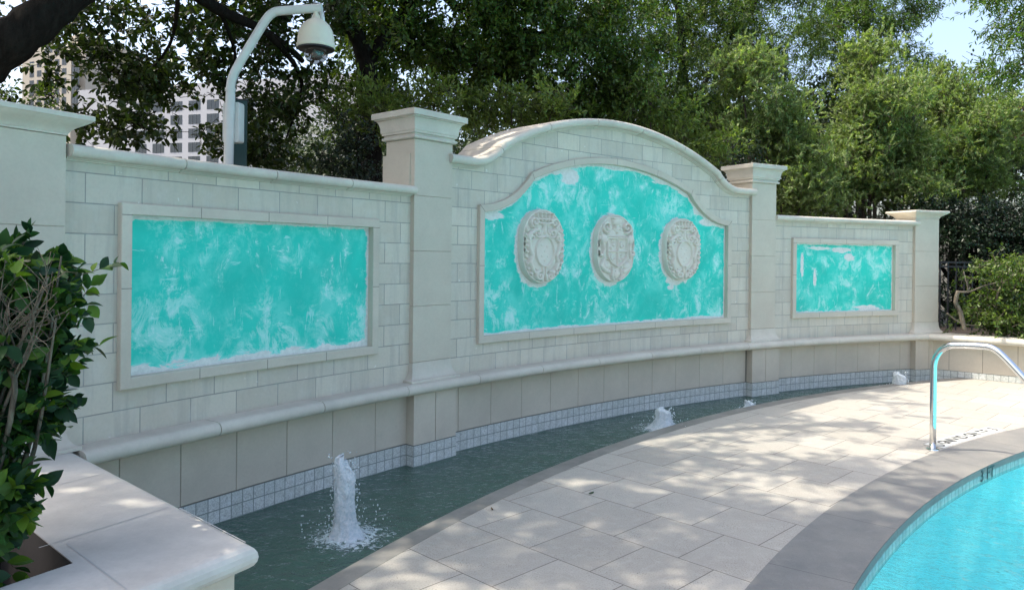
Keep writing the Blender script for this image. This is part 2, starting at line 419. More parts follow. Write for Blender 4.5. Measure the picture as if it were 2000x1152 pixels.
def wallr(th): return ray_circle(th, (CX, CY), R+.16)
ring('paving', lambda t: RB, lambda t: chan(t)-.125, TA, TB, 240, 0, M_DECK)
ring('paving', lambda t: RB, wallr, TB, TA+2*math.pi, 160, 0, M_DECK)
ring('channel_kerb', lambda t: chan(t)-.1245, chan, TA, TB, 240, .001, M_TRIM, .5, edge_out=True)
ring('pool_coping', lambda t: RP, lambda t: RB-.0005, 0, 2*math.pi, 400, .001, M_BAND, .046, edge_in=True)
ring('channel_floor', lambda t: chan(t)-.05, wallr, TA-.1, TB+.1, 120, -.38, M_CHFLOOR)
# ground beyond the wall
V = []; Fq = []
for i in range(97):
    t = 2*math.pi*i/96
    for r in (R+.15, R+4, R+20, 90, 700): V.append((CX+r*math.cos(t), CY+r*math.sin(t), -.01))
for i in range(96):
    for j in range(4): Fq.append((i*5+j, i*5+j+1, (i+1)*5+j+1, (i+1)*5+j))
obj('ground', V, Fq, M_GROUND)['kind'] = 'structure'

JETS = [(-.937, 4.274, .48, .065), (1.413, 7.069, .215, .085), (2.495, 7.943, .115, .05), (4.769, 9.324, .235, .078)]
def channel_water():
    nA, nR = 620, 34; V = []; Fq = []
    for i in range(nA+1):
        th = TA-.08+(TB+.04-TA+.08)*i/nA; ra, rb = chan(th)-.02, ray_circle(th, (CX, CY), R+.03)
        for j in range(nR+1):
            r = ra+(rb-ra)*j/nR; x = C0[0]+r*math.cos(th); y = C0[1]+r*math.sin(th)
            h = .006*mn.noise((x*3.5, y*3.5, 1))+.005*mn.noise((x*9, y*6, 4))+.002*mn.noise((x*24, y*18, 7))
            for jx, jy, H, rr in JETS:
                d = math.hypot(x-jx, y-jy)
                if d < 1.6:
                    h += (.010 if H > .15 else .004)*math.sin(d*34)*math.exp(-d*3.2)*(.6+.8*mn.noise((x*5, y*5, 9)))
                    h += .014*math.exp(-(d/.16)**2)*(1+mn.noise((x*40, y*40, 3)))
            V.append((x, y, -.08+h))
    k = nR+1
    for i in range(nA):
        for j in range(nR): Fq.append((i*k+j, i*k+j+1, (i+1)*k+j+1, (i+1)*k+j))
    o = obj('channel_water', V, np.array(Fq), M_CHWATER, smooth=True); o['kind'] = 'structure'
channel_water()

def pool():
    root = empty('swimming_pool', (C0[0], C0[1], -1), 'round turquoise swimming pool behind the dark stone coping', 'pool')
    n = 400; V = []; U = []; Fq = []
    for i in range(n+1):
        t = 2*math.pi*i/n; c, s = math.cos(t), math.sin(t)
        for z in (-.045, -.120): V.append((C0[0]+(RP+.004)*c, C0[1]+(RP+.004)*s, z)); U.append((RP*t, z+.045))
    for i in range(n): Fq.append((2*i, 2*i+2, 2*i+3, 2*i+1))
    obj('tile_band', V, Fq, M_POOLTILE, root, uv=U)
    V = []; Fq = []
    for i in range(n+1):
        t = 2*math.pi*i/n; c, s = math.cos(t), math.sin(t)
        for r, z in ((RP+.004, -.120), (RP-.002, -.85), (RP-.12, -.95), (RP-4, -1.0), (.01, -1.3)): V.append((C0[0]+r*c, C0[1]+r*s, z))
    for i in range(n):
        for j in range(4): Fq.append((i*5+j, (i+1)*5+j, (i+1)*5+j+1, i*5+j+1))
    obj('pool_shell', V, Fq, M_POOLFLOOR, root, smooth=True)
    # depth mark on the tile band
    p = Vector((3.52, 5.63, 0)); th = math.atan2(p.y-C0[1], p.x-C0[0]); r = RP-.0025
    tx = bpy.data.curves.new('depth_mark', 'FONT'); tx.body = '3 FT'; tx.size = .122; tx.align_x = 'CENTER'; tx.extrude = .001; tx.offset = .0012
    tx.space_character = 1.2; tx.materials.append(M_INK)
    o = bpy.data.objects.new('depth_mark', tx); COL.objects.link(o); o.parent = root
    Z = Vector((-math.cos(th), -math.sin(th), 0)); X = Vector((0, 0, 1)).cross(Z)
    X = X*1.05
    m = Matrix(((X.x, 0, Z.x, C0[0]+r*math.cos(th)), (X.y, 0, Z.y, C0[1]+r*math.sin(th)), (0, 1, 0, -.094), (0, 0, 0, 1)))
    bpy.context.view_layer.update(); me = bpy.data.meshes.new_from_object(o); bpy.data.objects.remove(o)
    o = bpy.data.objects.new('depth_mark', me); COL.objects.link(o); o.parent = root; o.matrix_basis = root.matrix_world.inverted() @ m
    # water
    nA, nR = 900, 150; V = []; Fq = []
    a0, a1 = rad(100), rad(200)
    for i in range(nA+1):
        t = a0+(a1-a0)*i/nA
        for j in range(nR+1):
            r = RP-.001-(RP-.01)*(j/nR)**2.2; x = C0[0]+r*math.cos(t); y = C0[1]+r*math.sin(t)
            h = (.014*mn.noise((x*2.6, y*2.6, 1))+.013*mn.noise((x*6, y*6, 4))+.006*mn.noise((x*15, y*15, 7)))*(.25+1.35*min(1, (RP-r)/.7))
            V.append((x, y, -.094+h))
    k = nR+1
    for i in range(nA):
        for j in range(nR): Fq.append((i*k+j, (i+1)*k+j, (i+1)*k+j+1, i*k+j+1))
    b = len(V)
    for i in range(61):
        t = a1+(2*math.pi-(a1-a0))*i/60
        V += [(C0[0]+RP*math.cos(t), C0[1]+RP*math.sin(t), -.092), (C0[0], C0[1], -.092)]
    for i in range(60): Fq.append((b+2*i, b+2*i+2, b+2*i+3, b+2*i+1))
    o = obj('pool_water', V, np.array(Fq), M_POOLWATER, smooth=True); o['kind'] = 'structure'
    return root
pool()

# ------------------------------------------------------------------ curved fountain wall
def lerp(a, b, t): return a+(b-a)*t
def arch_path(s_end, z_flat, s_flat, s_cusp, z_cusp, z_apex, n=14):
    """right half of the ogee arch: apex to the outer end; mirrored by the caller"""
    sag = z_apex-z_cusp; ra = (s_cusp**2+sag**2)/(2*sag); out = []
    for i in range(n+1):
        s = s_cusp*i/n; out.append((s, z_apex-ra+math.sqrt(ra*ra-s*s)))
    dx = s_flat-s_cusp; dz = z_cusp-z_flat; rb = (dx*dx+dz*dz)/(2*dz)
    for i in range(1, 11):
        s = s_cusp+dx*i/10; out.append((s, z_flat+rb-math.sqrt(max(0, rb*rb-(s_flat-s)**2))))
    if s_end > s_flat+1e-6:
        k = 3
        for i in range(1, k+1): out.append((lerp(s_flat, s_end, i/k), z_flat))
    return out
def mirror(p): return [(-s, z) for s, z in p[::-1]][:-1]+p
def interp(path, s):
    for (a, za), (b, zb_) in zip(path[:-1], path[1:]):
        if a-1e-9 <= s <= b+1e-9: return za if b-a < 1e-9 else lerp(za, zb_, (s-a)/(b-a))
    return path[0][1] if s < path[0][0] else path[-1][1]
def wall_body(name, s0, s1, zb, top, op, parent, depth=.30):
    """top: path of the wall's top; op = (sa, sb, lo, path hi) opening"""
    S = sorted(set([round(s, 5) for s, z in top if s0 <= s <= s1] + [round(lerp(s0, s1, i/60), 5) for i in range(61)] + [op[0], op[1]]))
    V = []; U = []; Fq = []
    def v(s, dr, z): V.append(sw(s, dr, z)); U.append((s, z)); return len(V)-1
    for a, b in zip(S[:-1], S[1:]):
        ta, tb = interp(top, a), interp(top, b)
        if a >= op[0]-1e-6 and b <= op[1]+1e-6:
            Fq.append((v(a, 0, zb), v(b, 0, zb), v(b, 0, op[2]), v(a, 0, op[2])))
            Fq.append((v(a, 0, interp(op[3], a)), v(b, 0, interp(op[3], b)), v(b, 0, tb), v(a, 0, ta)))
        else: Fq.append((v(a, 0, zb), v(b, 0, zb), v(b, 0, tb), v(a, 0, ta)))
        Fq.append((v(a, depth, ta), v(b, depth, tb), v(b, depth, -.02), v(a, depth, -.02)))
        Fq.append((v(a, 0, ta), v(b, 0, tb), v(b, depth, tb), v(a, depth, ta)))
    for s in (s0, s1):
        q = (v(s, 0, zb), v(s, 0, interp(top, s)), v(s, depth, interp(top, s)), v(s, depth, zb)); Fq.append(q if s == s0 else q[::-1])
    return obj(name, V, Fq, M_BLOCK, parent, uv=U)
def offset_path(P, d):
    """inner offset of a closed path of (s,z), ccw or cw handled by sign of d"""
    n = len(P); out = []
    for i in range(n):
        a = Vector(P[i-1]); b = Vector(P[i]); c = Vector(P[(i+1) % n])
        e1 = (b-a).normalized(); e2 = (c-b).normalized()
        n1 = Vector((-e1.y, e1.x)); n2 = Vector((-e2.y, e2.x)); m = (n1+n2); m = m/max(.25, m.dot(n1)) if m.length > 1e-6 else n1
        out.append((b.x+m.x*d, b.y+m.y*d))
    return out
def densify(P, step=.05):
    out = []
    for i in range(len(P)):
        a = P[i]; b = P[(i+1) % len(P)]; L = math.hypot(b[0]-a[0], b[1]-a[1]); k = max(1, int(L/step))
        for j in range(k): out.append((lerp(a[0], b[0], j/k), lerp(a[1], b[1], j/k)))
    return out
def frame(name, outer, wdt, parent, joints=()):
    """outer ccw (seen with s to the right, z up)"""
    Pd = densify(outer); Q = offset_path(outer, wdt)
    Qd = []                                # offset of densified points keeps correspondence
    for i in range(len(outer)):
        a, b = outer[i], outer[(i+1) % len(outer)]; qa, qb = Q[i], Q[(i+1) % len(outer)]
        L = math.hypot(b[0]-a[0], b[1]-a[1]); k = max(1, int(L/.05))
        for j in range(k): Qd.append((lerp(qa[0], qb[0], j/k), lerp(qa[1], qb[1], j/k)))
    n = len(Pd); V = []; Fq = []; bv = .004
    prof = [(0, .012), (0, -.031), (bv/wdt, -.035), (1-bv/wdt, -.035), (1, -.031), (1, .035)]
    for t, dr in prof:
        for p, q in zip(Pd, Qd): V.append(sw(lerp(p[0], q[0], t), dr, lerp(p[1], q[1], t)))
    for k in range(len(prof)-1):
        for i in range(n):
            j = (i+1) % n; Fq.append((k*n+i, k*n+j, (k+1)*n+j, (k+1)*n+i))
    o = obj(name, V, Fq, M_STONE, parent)
    # thin dark joints between the frame stones
    mb = MB()
    for (p, q) in joints:
        d = Vector((q[0]-p[0], q[1]-p[1])); nn = Vector((-d.y, d.x)).normalized()*.0022
        P4 = [(p[0]-nn.x, p[1]-nn.y), (p[0]+nn.x, p[1]+nn.y), (q[0]+nn.x, q[1]+nn.y), (q[0]-nn.x, q[1]-nn.y)]
        mb.hexa([sw(a, -.0345, b) for a, b in P4]+[sw(a, -.0357, b) for a, b in P4])
    if joints: mb.obj('joint', M_GROUT, o)
    return o, Qd
def seg_dist(px_, pz, A):
    a = A; b = np.roll(A, -1, axis=0); d = b-a; L2 = (d**2).sum(1)+1e-12
    best = np.full(px_.shape, 9.0); 
    for i in range(len(a)):
        t = np.clip(((px_-a[i, 0])*d[i, 0]+(pz-a[i, 1])*d[i, 1])/L2[i], 0, 1)
        best = np.minimum(best, np.hypot(px_-a[i, 0]-t*d[i, 0], pz-a[i, 1]-t*d[i, 1]))
    return best
def painted_panel(s0, s1, z0, hi, parent, border, blobs, inner, halos=()):
    ns = int((s1-s0)/.02); nz = 70; Sg = np.linspace(s0, s1, ns+1)
    V = []; U = []; 
    for s in Sg:
        zt = interp(hi, s)
        for j in range(nz+1):
            z = lerp(z0, zt, j/nz); V.append(sw(s, .018, z)); U.append((s, z))
    Fq = [(i*(nz+1)+j, (i+1)*(nz+1)+j, (i+1)*(nz+1)+j+1, i*(nz+1)+j+1) for i in range(ns) for j in range(nz)]
    U = np.array(U); x, z = U[:, 0], U[:, 1]
    A = np.array(inner[::2]); d = seg_dist(x, z, A)
    zt = np.array([interp(hi, s) for s in x])
    bb, bt, bl, br_ = border                      # plaster widths at bottom, top, left, right
    e = np.maximum.reduce([1-(z-z0-.03)/bb, 1-(zt-.06-z+.03)/bt*1.0, 1-(x-s0-.03)/bl, 1-(s1-.03-x)/br_])
    e = np.maximum(e, 1-d/.022)
    for bx, bz, rx, rz in blobs: e = np.maximum(e, 1.35*(1-np.hypot((x-bx)/rx, (z-bz)/rz)))
    for hx, hz in halos:
        dd = np.hypot(np.maximum(0, np.abs(x-hx-(-.02))-.0), 0)
        q = np.hypot((x-hx+.02)/.30, (z-hz+.02)/.375); e = np.maximum(e, .95*np.clip(1.0-(q-.90)*5, 0, 1))
    return obj('painted_panel', V, np.array(Fq), M_PAINT, parent, uv=U, attrs={'plaster': np.clip(e, 0, 1.2)}, smooth=True)
# moulding profiles (dr from the wall face, h above the wall's top)
def rollprof(c, rr, back, fil=.014):
    pts = [(0, 0), (-.012, .001), (-.012, fil*.5), (-.024, fil*.5+.002), (-.024, fil), (c+rr*.25, fil+.004)]
    for i in range(11):
        a = -math.pi*.42+(-math.pi*1.08)*i/10+0; pts.append((c+rr*math.cos(a), fil+rr+.002+rr*math.sin(a)))
    h = fil+2*rr+.002
    pts += [(c+rr*1.5, h+.003), (back-.02, h+.003), (back, h-.015), (back, 0)]
    return pts
def sweep_path(path, prof, name, mat, parent, joint=.61, gap=.006, ext=0, deg=40, cut=None):
    """moulding along a (s,z) path, split into stones with narrow open joints"""
    # resample
    P = [Vector(p) for p in path]; L = [0]
    for a, b in zip(P[:-1], P[1:]): L.append(L[-1]+(b-a).length)
    T = L[-1]; n = max(1, round(T/joint))
    def pt(l):
        l = min(max(l, 0), T)
        for i in range(len(P)-1):
            if l <= L[i+1]+1e-9: return P[i].lerp(P[i+1], (l-L[i])/(L[i+1]-L[i]))
        return P[-1]
    def nrm(l):
        # mitred normal at corners
        a = pt(l-.004) if l > .004 else pt(0); b = pt(l+.004) if l < T-.004 else pt(T)
        e = (b-a).normalized(); return Vector((-e.y, e.x))
    V = []; Fq = []; k = len(prof)
    for q in range(n):
        l0, l1 = T*q/n+(gap/2 if q else 0), T*(q+1)/n-(gap/2 if q < n-1 else 0)
        ls = sorted(set([l0, l1]+[l for l in L if l0+.01 < l < l1-.01]+[lerp(l0, l1, i/8) for i in range(1, 8)]))
        base = len(V)
        for l in ls:
            p = pt(l); nn = nrm(l)
            # corner mitre scale
            a = (pt(l)-pt(l-.004)).normalized() if l > .004 else None
            sc_ = 1.0
            if a is not None and l < T-.004:
                c = Vector((-a.y, a.x)); sc_ = 1/max(.5, nn.dot(c))
            for dr, h in prof: V.append(sw(p.x+nn.x*h*sc_, dr, p.y+nn.y*h*sc_))
        m = len(ls)
        for i in range(m-1):
            for j in range(k):
                j2 = (j+1) % k; Fq.append((base+i*k+j, base+(i+1)*k+j, base+(i+1)*k+j2, base+i*k+j2))
        Fq.append(tuple(base+j for j in range(k))); Fq.append(tuple(base+(m-1)*k+j for j in range(k))[::-1])
    o = obj(name, V, Fq, mat, parent); return autosmooth(o, deg)

ZW = 1.969                                            # underside of the wing coping
wall = empty('fountain_wall', cyl(0, R, 0), 'long curved limestone block wall with three framed turquoise panels and an arched middle', 'wall')
SP = lambda a: -a*M_DEG
# wing sections
COPE_W = rollprof(-.048, .031, .34)
def wing(a0, a1, fa0, fa1, border, blobs):
    s0, s1 = SP(a0), SP(a1); fs0, fs1 = SP(fa0), SP(fa1); z0, z1 = .80, 1.779
    top = [(s0, ZW), (s1, ZW)]
    m = .045; hi = [(fs0+m, z1-m), (fs1-m, z1-m)]
    sec = wall_body('wall_section', s0, s1, .50, top, (round(fs0+m, 5), round(fs1-m, 5), z0+m, hi), wall)
    outer = [(fs0, z0), (fs1, z0), (fs1, z1), (fs0, z1)]
    js = [((lerp(fs0, fs1, k/4), z1), (lerp(fs0, fs1, k/4), z1-.06)) for k in (1, 2, 3)]
    js += [((lerp(fs0, fs1, k/4), z0), (lerp(fs0, fs1, k/4), z0+.06)) for k in (1, 2, 3)]
    js += [((fs0, z0+.53), (fs0+.06, z0+.53)), ((fs1, z0+.49), (fs1-.06, z0+.49)), ((fs0, z1-.062), (fs0+.06, z1-.062)), ((fs1, z1-.062), (fs1-.06, z1-.062))]
    f, Q = frame('panel_frame', outer, .06, sec, js)
    painted_panel(fs0+.03, fs1-.03, z0+.03, [(fs0, z1-.03), (fs1, z1-.03)], sec, border, blobs, Q)
    sweep_path([(s0, ZW), (s1, ZW)], COPE_W, 'coping', M_COPE, sec)
    return fs0, fs1
wing(20.95, 10.55, 19.79, 11.95, (.105, .035, .035, .05), [(-3.4, .85, .7, .05), (-4.6, .86, .35, .07)])
wing(-10.53, -20.75, -11.83, -19.41, (.045, .035, .04, .035), [(3.38, 1.66, .34, .04), (3.75, 1.64, .30, .06), (3.90, 1.56, .15, .08), (3.08, 1.45, .05, .26), (3.30, 1.28, .05, .20), (4.25, .89, .42, .08)])
# arched middle
sE = SP(-9.02); half = arch_path(2.19, 2.243, 1.93, 1.52, 2.43, 2.79)
top = mirror(half)
fo = arch_path(1.823, 1.950, 1.823, 1.178, 2.272, 2.505)
fouter = [(-1.823, .784), (1.823, .784)]+[(s, z) for s, z in mirror(fo)][::-1]
mid_in = mirror(arch_path(1.78, 1.905, 1.78, 1.15, 2.215, 2.46))
midsec = wall_body('wall_section', -2.19, 2.19, .50, top, (-1.78, 1.78, .83, mid_in), wall, .30)
js = [((-1.823, 1.95), (-1.765, 1.895)), ((1.823, 1.95), (1.765, 1.895)), ((-1.178, 2.272), (-1.15, 2.212)), ((1.178, 2.272), (1.15, 2.212)),
      ((-1.823, 1.44), (-1.763, 1.44)), ((1.823, 1.44), (1.763, 1.44)), ((-.62, 2.442), (-.61, 2.383)), ((.62, 2.442), (.61, 2.383)), ((0, 2.505), (0, 2.445))]
js += [((s, .784), (s, .844)) for s in (-1.2, -.6, 0, .6, 1.2)]
fmid, Qm = frame('panel_frame', fouter, .06, midsec, js)
MED = [(-4.29*M_DEG, 1.613), (-.11*M_DEG, 1.611), (4.18*M_DEG, 1.613)]
pin = mirror(arch_path(1.79, 1.915, 1.79, 1.155, 2.225, 2.475))
painted_panel(-1.79, 1.79, .815, pin, midsec, (.05, .05, .03, .03),
    [(-1.62, 1.87, .22, .07), (-.85, 2.33, .16, .09), (-.62, 2.28, .22, .16), (.1, 2.42, .5, .035), (.75, 2.33, .3, .05), (1.5, 1.93, .28, .08), (1.3, 2.06, .1, .1), (1.35, .85, .5, .055), (.9, 1.2, .1, .05),
     (-.13, 1.32, .10, .09), (.86, 1.29, .07, .08), (1.12, 1.29, .06, .08), (-1.2, 1.31, .12, .07)], Qm, [(a, b) for a, b in MED])
COPE_M = rollprof(-.052, .036, .44, .018)
sweep_path(top, COPE_M, 'coping', M_COPE, midsec, joint=.66)

# ------------------------------------------------------------------ basin: low base wall, ledge and tile band
basin = empty('fountain_basin', cyl(5, R, -.3), 'low slab-faced basin wall with rounded stone ledge and marbled tile band along the channel', 'basin')
def base_wall():
    step = 1.558
    def slab(mb, a, b, dr0=0.0):
        n = 6; aa = [lerp(a, b, i/n) for i in range(n+1)]; g = .008
        V = []; 
        for k, (dr, zz0, zz1) in enumerate(((dr0+.004, .082, .478), (dr0, .086, .474))):
            for i, x in enumerate(aa):
                e = g*.5 if k == 0 else g*.5+.012
                x2 = x-(e if i == 0 else 0)+(e if i == n else 0)
                V += [cyl(x2, R+dr, zz0), cyl(x2, R+dr, zz1)]
        m = 2*(n+1); Fq = []
        for i in range(n): Fq.append((m+2*i, m+2*i+2, m+2*i+3, m+2*i+1))
        for i in range(n):
            Fq.append((2*i, 2*i+2, m+2*i+2, m+2*i)); Fq.append((2*i+1, m+2*i+1, m+2*i+3, 2*i+3))
        Fq.append((0, m, m+1, 1)); Fq.append((2*n, 2*n+1, m+2*n+1, m+2*n))
        mb.add(V, Fq)
    js = [21.26, 19.70, 18.21, 16.67, 15.11, 13.54, 11.92, 10.6]
    js2 = [8.85, 8.33, 6.75, 5.17, 3.61, 2.04, .52, -.98, -2.47, -4.0, -5.57, -7.16, -8.7]
    js3 = [-10.6, -11.92, -13.54, -15.11, -16.67, -18.21, -19.7, -21.27]
    for J in (js, js2, js3):
        mb = MB()
        for a, b in zip(J[:-1], J[1:]): slab(mb, a, b)
        mb.obj('base_wall', M_BASE, basin)
    V = []; Fq = []; n = 90
    for i in range(n+1):
        a = lerp(21.5, -21.4, i/n); V += [cyl(a, R+.006, -.4), cyl(a, R+.006, .50)]
    for i in range(n): Fq.append((2*i, 2*i+2, 2*i+3, 2*i+1))
    obj('grout_bed', V, Fq, M_GROUT, basin)
    V = []; U = []; Fq = []; n = 180
    for i in range(n+1):
        a = lerp(21.5, -21.26, i/n)
        for dr, z in ((.003, .0795), (-.003, .0795), (-.003, -.36)): V.append(cyl(a, R+dr, z)); U.append((-a*M_DEG, z+.0795*0))
    for i in range(n):
        for j in range(2): Fq.append((i*3+j, i*3+j+1, (i+1)*3+j+1, (i+1)*3+j)[::-1])
    obj('tile_band', V, Fq, M_TILE, basin, uv=U)
base_wall()
LP = [(0.02, .47), (-.108, .470)]
for i in range(11):
    a = -math.pi/2-math.pi*i/10; LP.append((-.118+.040*math.cos(a), .511+.040*math.sin(a)))
LP += [(-.10, .552), (.02, .552)]
sweep_path([(SP(20.82), 0), (SP(-21.1), 0)], LP, 'ledge', M_COPE, basin, joint=.757)

# ------------------------------------------------------------------ pillars
def frustum_rings(rings, mb, notop=False):
    """rings: list of (x0,x1,y0,y1,z) rectangles stacked"""
    b = len(mb.V)
    for x0, x1, y0, y1, z in rings: mb.V += [(x0, y0, z), (x1, y0, z), (x1, y1, z), (x0, y1, z)]; mb.U += [(0, 0)]*4
    n = len(rings)
    for i in range(n-1):
        for k in range(4):
            k2 = (k+1) % 4; mb.F.append((b+4*i+k, b+4*i+k2, b+4*(i+1)+k2, b+4*(i+1)+k))
    mb.F.append((b+3, b+2, b+1, b)); t = b+4*(n-1); mb.F.append((t, t+1, t+2, t+3))
def rect_prof(w, d, prof):               # prof: (overhang, z) ; local x across, y = depth into the wall, front at y=0
    return [(-w/2-o, w/2+o, -o, d+o, z) for o, z in prof]
def pillar(a, tall, label):
    # local frame: +x along wall (to the right), -y towards the pool
    rz = TH+rad(a)+math.pi/2-math.pi     # +y points outwards
    c = cyl(a, R-.043, 0); root = empty('stone_pillar', (c[0], c[1], .552), label, 'pillar', 'stone pillars of the fountain wall', rz)
    w, d = .405, .33
    def mk(name, mb, mat, par=root, sm=True):
        V = np.array(mb.V); V[:, 2] -= .552
        o = obj(name, V, mb.F, mat, par, local=True, uv=mb.U)
        return autosmooth(o, 30) if sm else o
    zt = 2.412 if tall else 2.083
    mb = MB(); js = [.70, 1.13, 1.553, 1.978, zt] if tall else [.70, 1.18, 1.642, zt]
    for z0, z1 in zip(js[:-1], js[1:]):
        b = .0022; frustum_rings(rect_prof(w, d, [(-b*2, z0+b*.2), (0, z0+b*1.6), (0, z1-b*1.6), (-b*2, z1-b*.2)]), mb)
    sh = mk('shaft', mb, M_PILLAR, sm=False)
    mb = MB(); frustum_rings([(-w/2+.005, w/2-.005, .005, d-.005, z_) for z_ in (.6, zt-.01)], mb); mk('joint', mb, M_GROUT, root, False).name = 'mortar_core'
    if tall:                              # raised back pier beside the parapet
        mb = MB(); frustum_rings([(-w/2-.010, w/2+.010, .045, d+.03, z) for z in (.3, 2.30)], mb); mk('pier_back', mb, M_PILLAR, root, False)
    # plinth with a hollow flare
    mb = MB(); prof = [(.058, .5525), (.058, .567)]
    for i in range(9):
        t = i/8*math.pi/2; prof.append((.052*(1-math.sin(t))+.004, .570+.115*(1-math.cos(t))))
    prof += [(.004, .699)]
    frustum_rings(rect_prof(w, .17, prof), mb); mk('plinth', mb, M_COPE)
    mb = MB()
    if tall:
        prof = [(0, 2.4125), (.018, 2.4125), (.026, 2.418), (.028, 2.427), (.024, 2.436), (.012, 2.441), (.012, 2.452), (.026, 2.456), (.028, 2.470), (.034, 2.476)]
        for i in range(1, 8):
            t = i/7*math.pi/2; prof.append((.034+.034*(1-math.cos(t)), 2.476+.095*math.sin(t)))
        prof += [(.068, 2.578), (.086, 2.580), (.086, 2.622), (.082, 2.626)]
    else:
        prof = [(0, 2.084), (.006, 2.084), (.006, 2.093)]
        for i in range(9):
            t = i/8; prof.append((.008+.075*(t*t*(3-2*t)*.5+t*.5), 2.094+.062*(t**.8)))
        prof += [(.090, 2.160), (.090, 2.180), (.085, 2.184)]
    frustum_rings(rect_prof(w, d, prof), mb); mk('cap', mb, M_COPE)
    # pier under the ledge
    mb = MB(); wb = .452; f = -.046
    for x0, x1 in ((-wb/2, -.003), (.003, wb/2)):
        frustum_rings([(x0, x1, f, .04, .083), (x0, x1, f, .04, .476)], mb)
    mk('pier_base', mb, M_BASE, root, False)
    mb = MB(); U0 = []
    V = []; zb_, ztt = -.36, .0798; y0 = f-.0035; xs = wb/2+.0035
    for (x, y, u) in ((-xs, .05, -xs-.1), (-xs, y0, -xs), (xs, y0, xs), (xs, .05, xs+.1)):
        V += [(x, y, zb_-.552), (x, y, ztt-.552)]; U0 += [(u+.226, zb_), (u+.226, ztt)]
    Fq = [(0, 2, 3, 1), (2, 4, 5, 3), (4, 6, 7, 5), (1, 3, 5, 7)]
    obj('tile_band', V, Fq, M_TILE, root, uv=U0, local=True)
    return root
pillar(21.85, False, 'low limestone pillar with flared cap standing on the near planter, behind the shrub')
pillar(9.73, True, 'tall limestone pillar with moulded cap between the left panel and the arch')
pillar(-9.70, True, 'tall limestone pillar with moulded cap between the arch and the far right panel')
pillar(-21.37, False, 'low limestone pillar with flared cap at the far right end of the wall')

# ------------------------------------------------------------------ planters
def offset_poly(P, d):
    return [Vector(q) for q in offset_path([tuple(p) for p in P], d)]
def bull_slab(name, P, hole, z0, z1, mat, parent, skip=()):
    """slab with a bull-nosed edge around polygon P (ccw) and an optional hole (ccw)"""
    r = (z1-z0)/2; V = []; Fq = []; n = len(P)
    rings = [(0, z0)]+[(r*math.sin(t*math.pi/8), z0+r-r*math.cos(t*math.pi/8)) for t in range(1, 8)]+[(0, z1)]
    for o, z in rings:
        Q = offset_poly(P, r-o)
        for q in Q: V.append((q.x, q.y, z))
    m = len(rings)
    for i in range(m-1):
        for k in range(n):
            k2 = (k+1) % n; Fq.append((i*n+k, i*n+k2, (i+1)*n+k2, (i+1)*n+k))
    from mathutils.geometry import tessellate_polygon
    topi = list(range((m-1)*n, m*n)); boti = list(range(n))
    if hole:
        b = len(V); h = len(hole)
        for z in (z1, z0):
            for q in hole: V.append((q[0], q[1], z))
        loops = [[Vector((V[i][0], V[i][1], 0)) for i in topi], [Vector((q[0], q[1], 0)) for q in hole]]
        idx = topi+list(range(b, b+h))
        for t in tessellate_polygon(loops): Fq.append(tuple(idx[i] for i in t))
        for k in range(h): k2 = (k+1) % h; Fq.append((b+k, b+k2, b+h+k2, b+h+k))
    else:
        Fq.append(tuple(topi)); Fq.append(tuple(boti[::-1]))
    o = obj(name, V, Fq, mat, parent); return o
def wall_prism(name, P, z0, z1, mat, parent):
    mb = MB(); n = len(P)
    mb.add([(p[0], p[1], z0) for p in P]+[(p[0], p[1], z1) for p in P], [(k, (k+1) % n, n+(k+1) % n, n+k) for k in range(n)])
    return mb.obj(name, mat, parent)
A = Vector((-2.211, 3.764)); B = Vector((-.842, 2.522)); dBC = Vector((-.508, -.861)); Cc = B+dBC*1.7
D1 = Cc+Vector((-2.2, 1.0)); E1 = Vector((-3.9, 3.4)); F1 = Vector((-2.75, 3.9))
PL = [A, F1, E1, D1, Cc, B]               # ccw?
def ccw(P):
    s = sum(P[i].x*P[(i+1) % len(P)].y-P[(i+1) % len(P)].x*P[i].y for i in range(len(P))); return P if s > 0 else P[::-1]
PL = ccw(PL)
dAB = (A-B).normalized(); H0 = Vector((-1.364, 2.355)); dh = dBC.normalized()
HL = ccw([H0, H0+dAB*.78, H0+dAB*.78+dh*1.1, H0+dh*1.1])
pl = empty('stone_planter', (-2, 2.6, -.3), 'white stone planter with wide rounded top in the near left corner, shrub growing in it', 'planter')
bull_slab('planter_top', PL, HL, .470, .552, M_PLANT, pl)
wall_prism('planter_wall', offset_poly(PL, .06), -.38, .4702, M_STONE, pl)
wall_prism('inner_wall', [q for q in offset_poly(HL, .0015)][::-1], .02, .5495, stone('soiled_shaded_stone', (.06, .052, .045), .25), pl)  # soil-dark lining, its colour lowered further to stand for the shrub's shade
mb = MB(); hh = offset_poly(HL, -.02); V = []
N = 14
for i in range(N+1):
    for j in range(N+1):
        p = hh[0].lerp(hh[1], i/N).lerp(hh[3].lerp(hh[2], i/N), j/N); V.append((p.x, p.y,   .08+.06*mn.noise((p.x*6, p.y*6, 2))))
Fq = [(i*(N+1)+j, (i+1)*(N+1)+j, (i+1)*(N+1)+j+1, i*(N+1)+j+1) for i in range(N) for j in range(N)]
obj('soil', V, Fq, M_SOIL, pl)
# joints across the planter top
mb = MB()
for t in (.33, .68, 1.02, 1.37):
    p = A.lerp(B, min(t, .999)) if t < 1 else B+dBC.normalized()*(t-1)*1.2
    q = p+(dh if t < 1 else dAB)*(.52 if t < 1 else .55)
    d = (q-p).normalized(); nn = Vector((-d.y, d.x))*.0026; p = p+d*.05
    mb.add([(p.x-nn.x, p.y-nn.y, .5532), (q.x-nn.x, q.y-nn.y, .5532), (q.x+nn.x, q.y+nn.y, .5532), (p.x+nn.x, p.y+nn.y, .5532)], [(0, 1, 2, 3)])
mb.obj('joint', NT('pale_joint').set((.42, .42, .40), .9), pl)

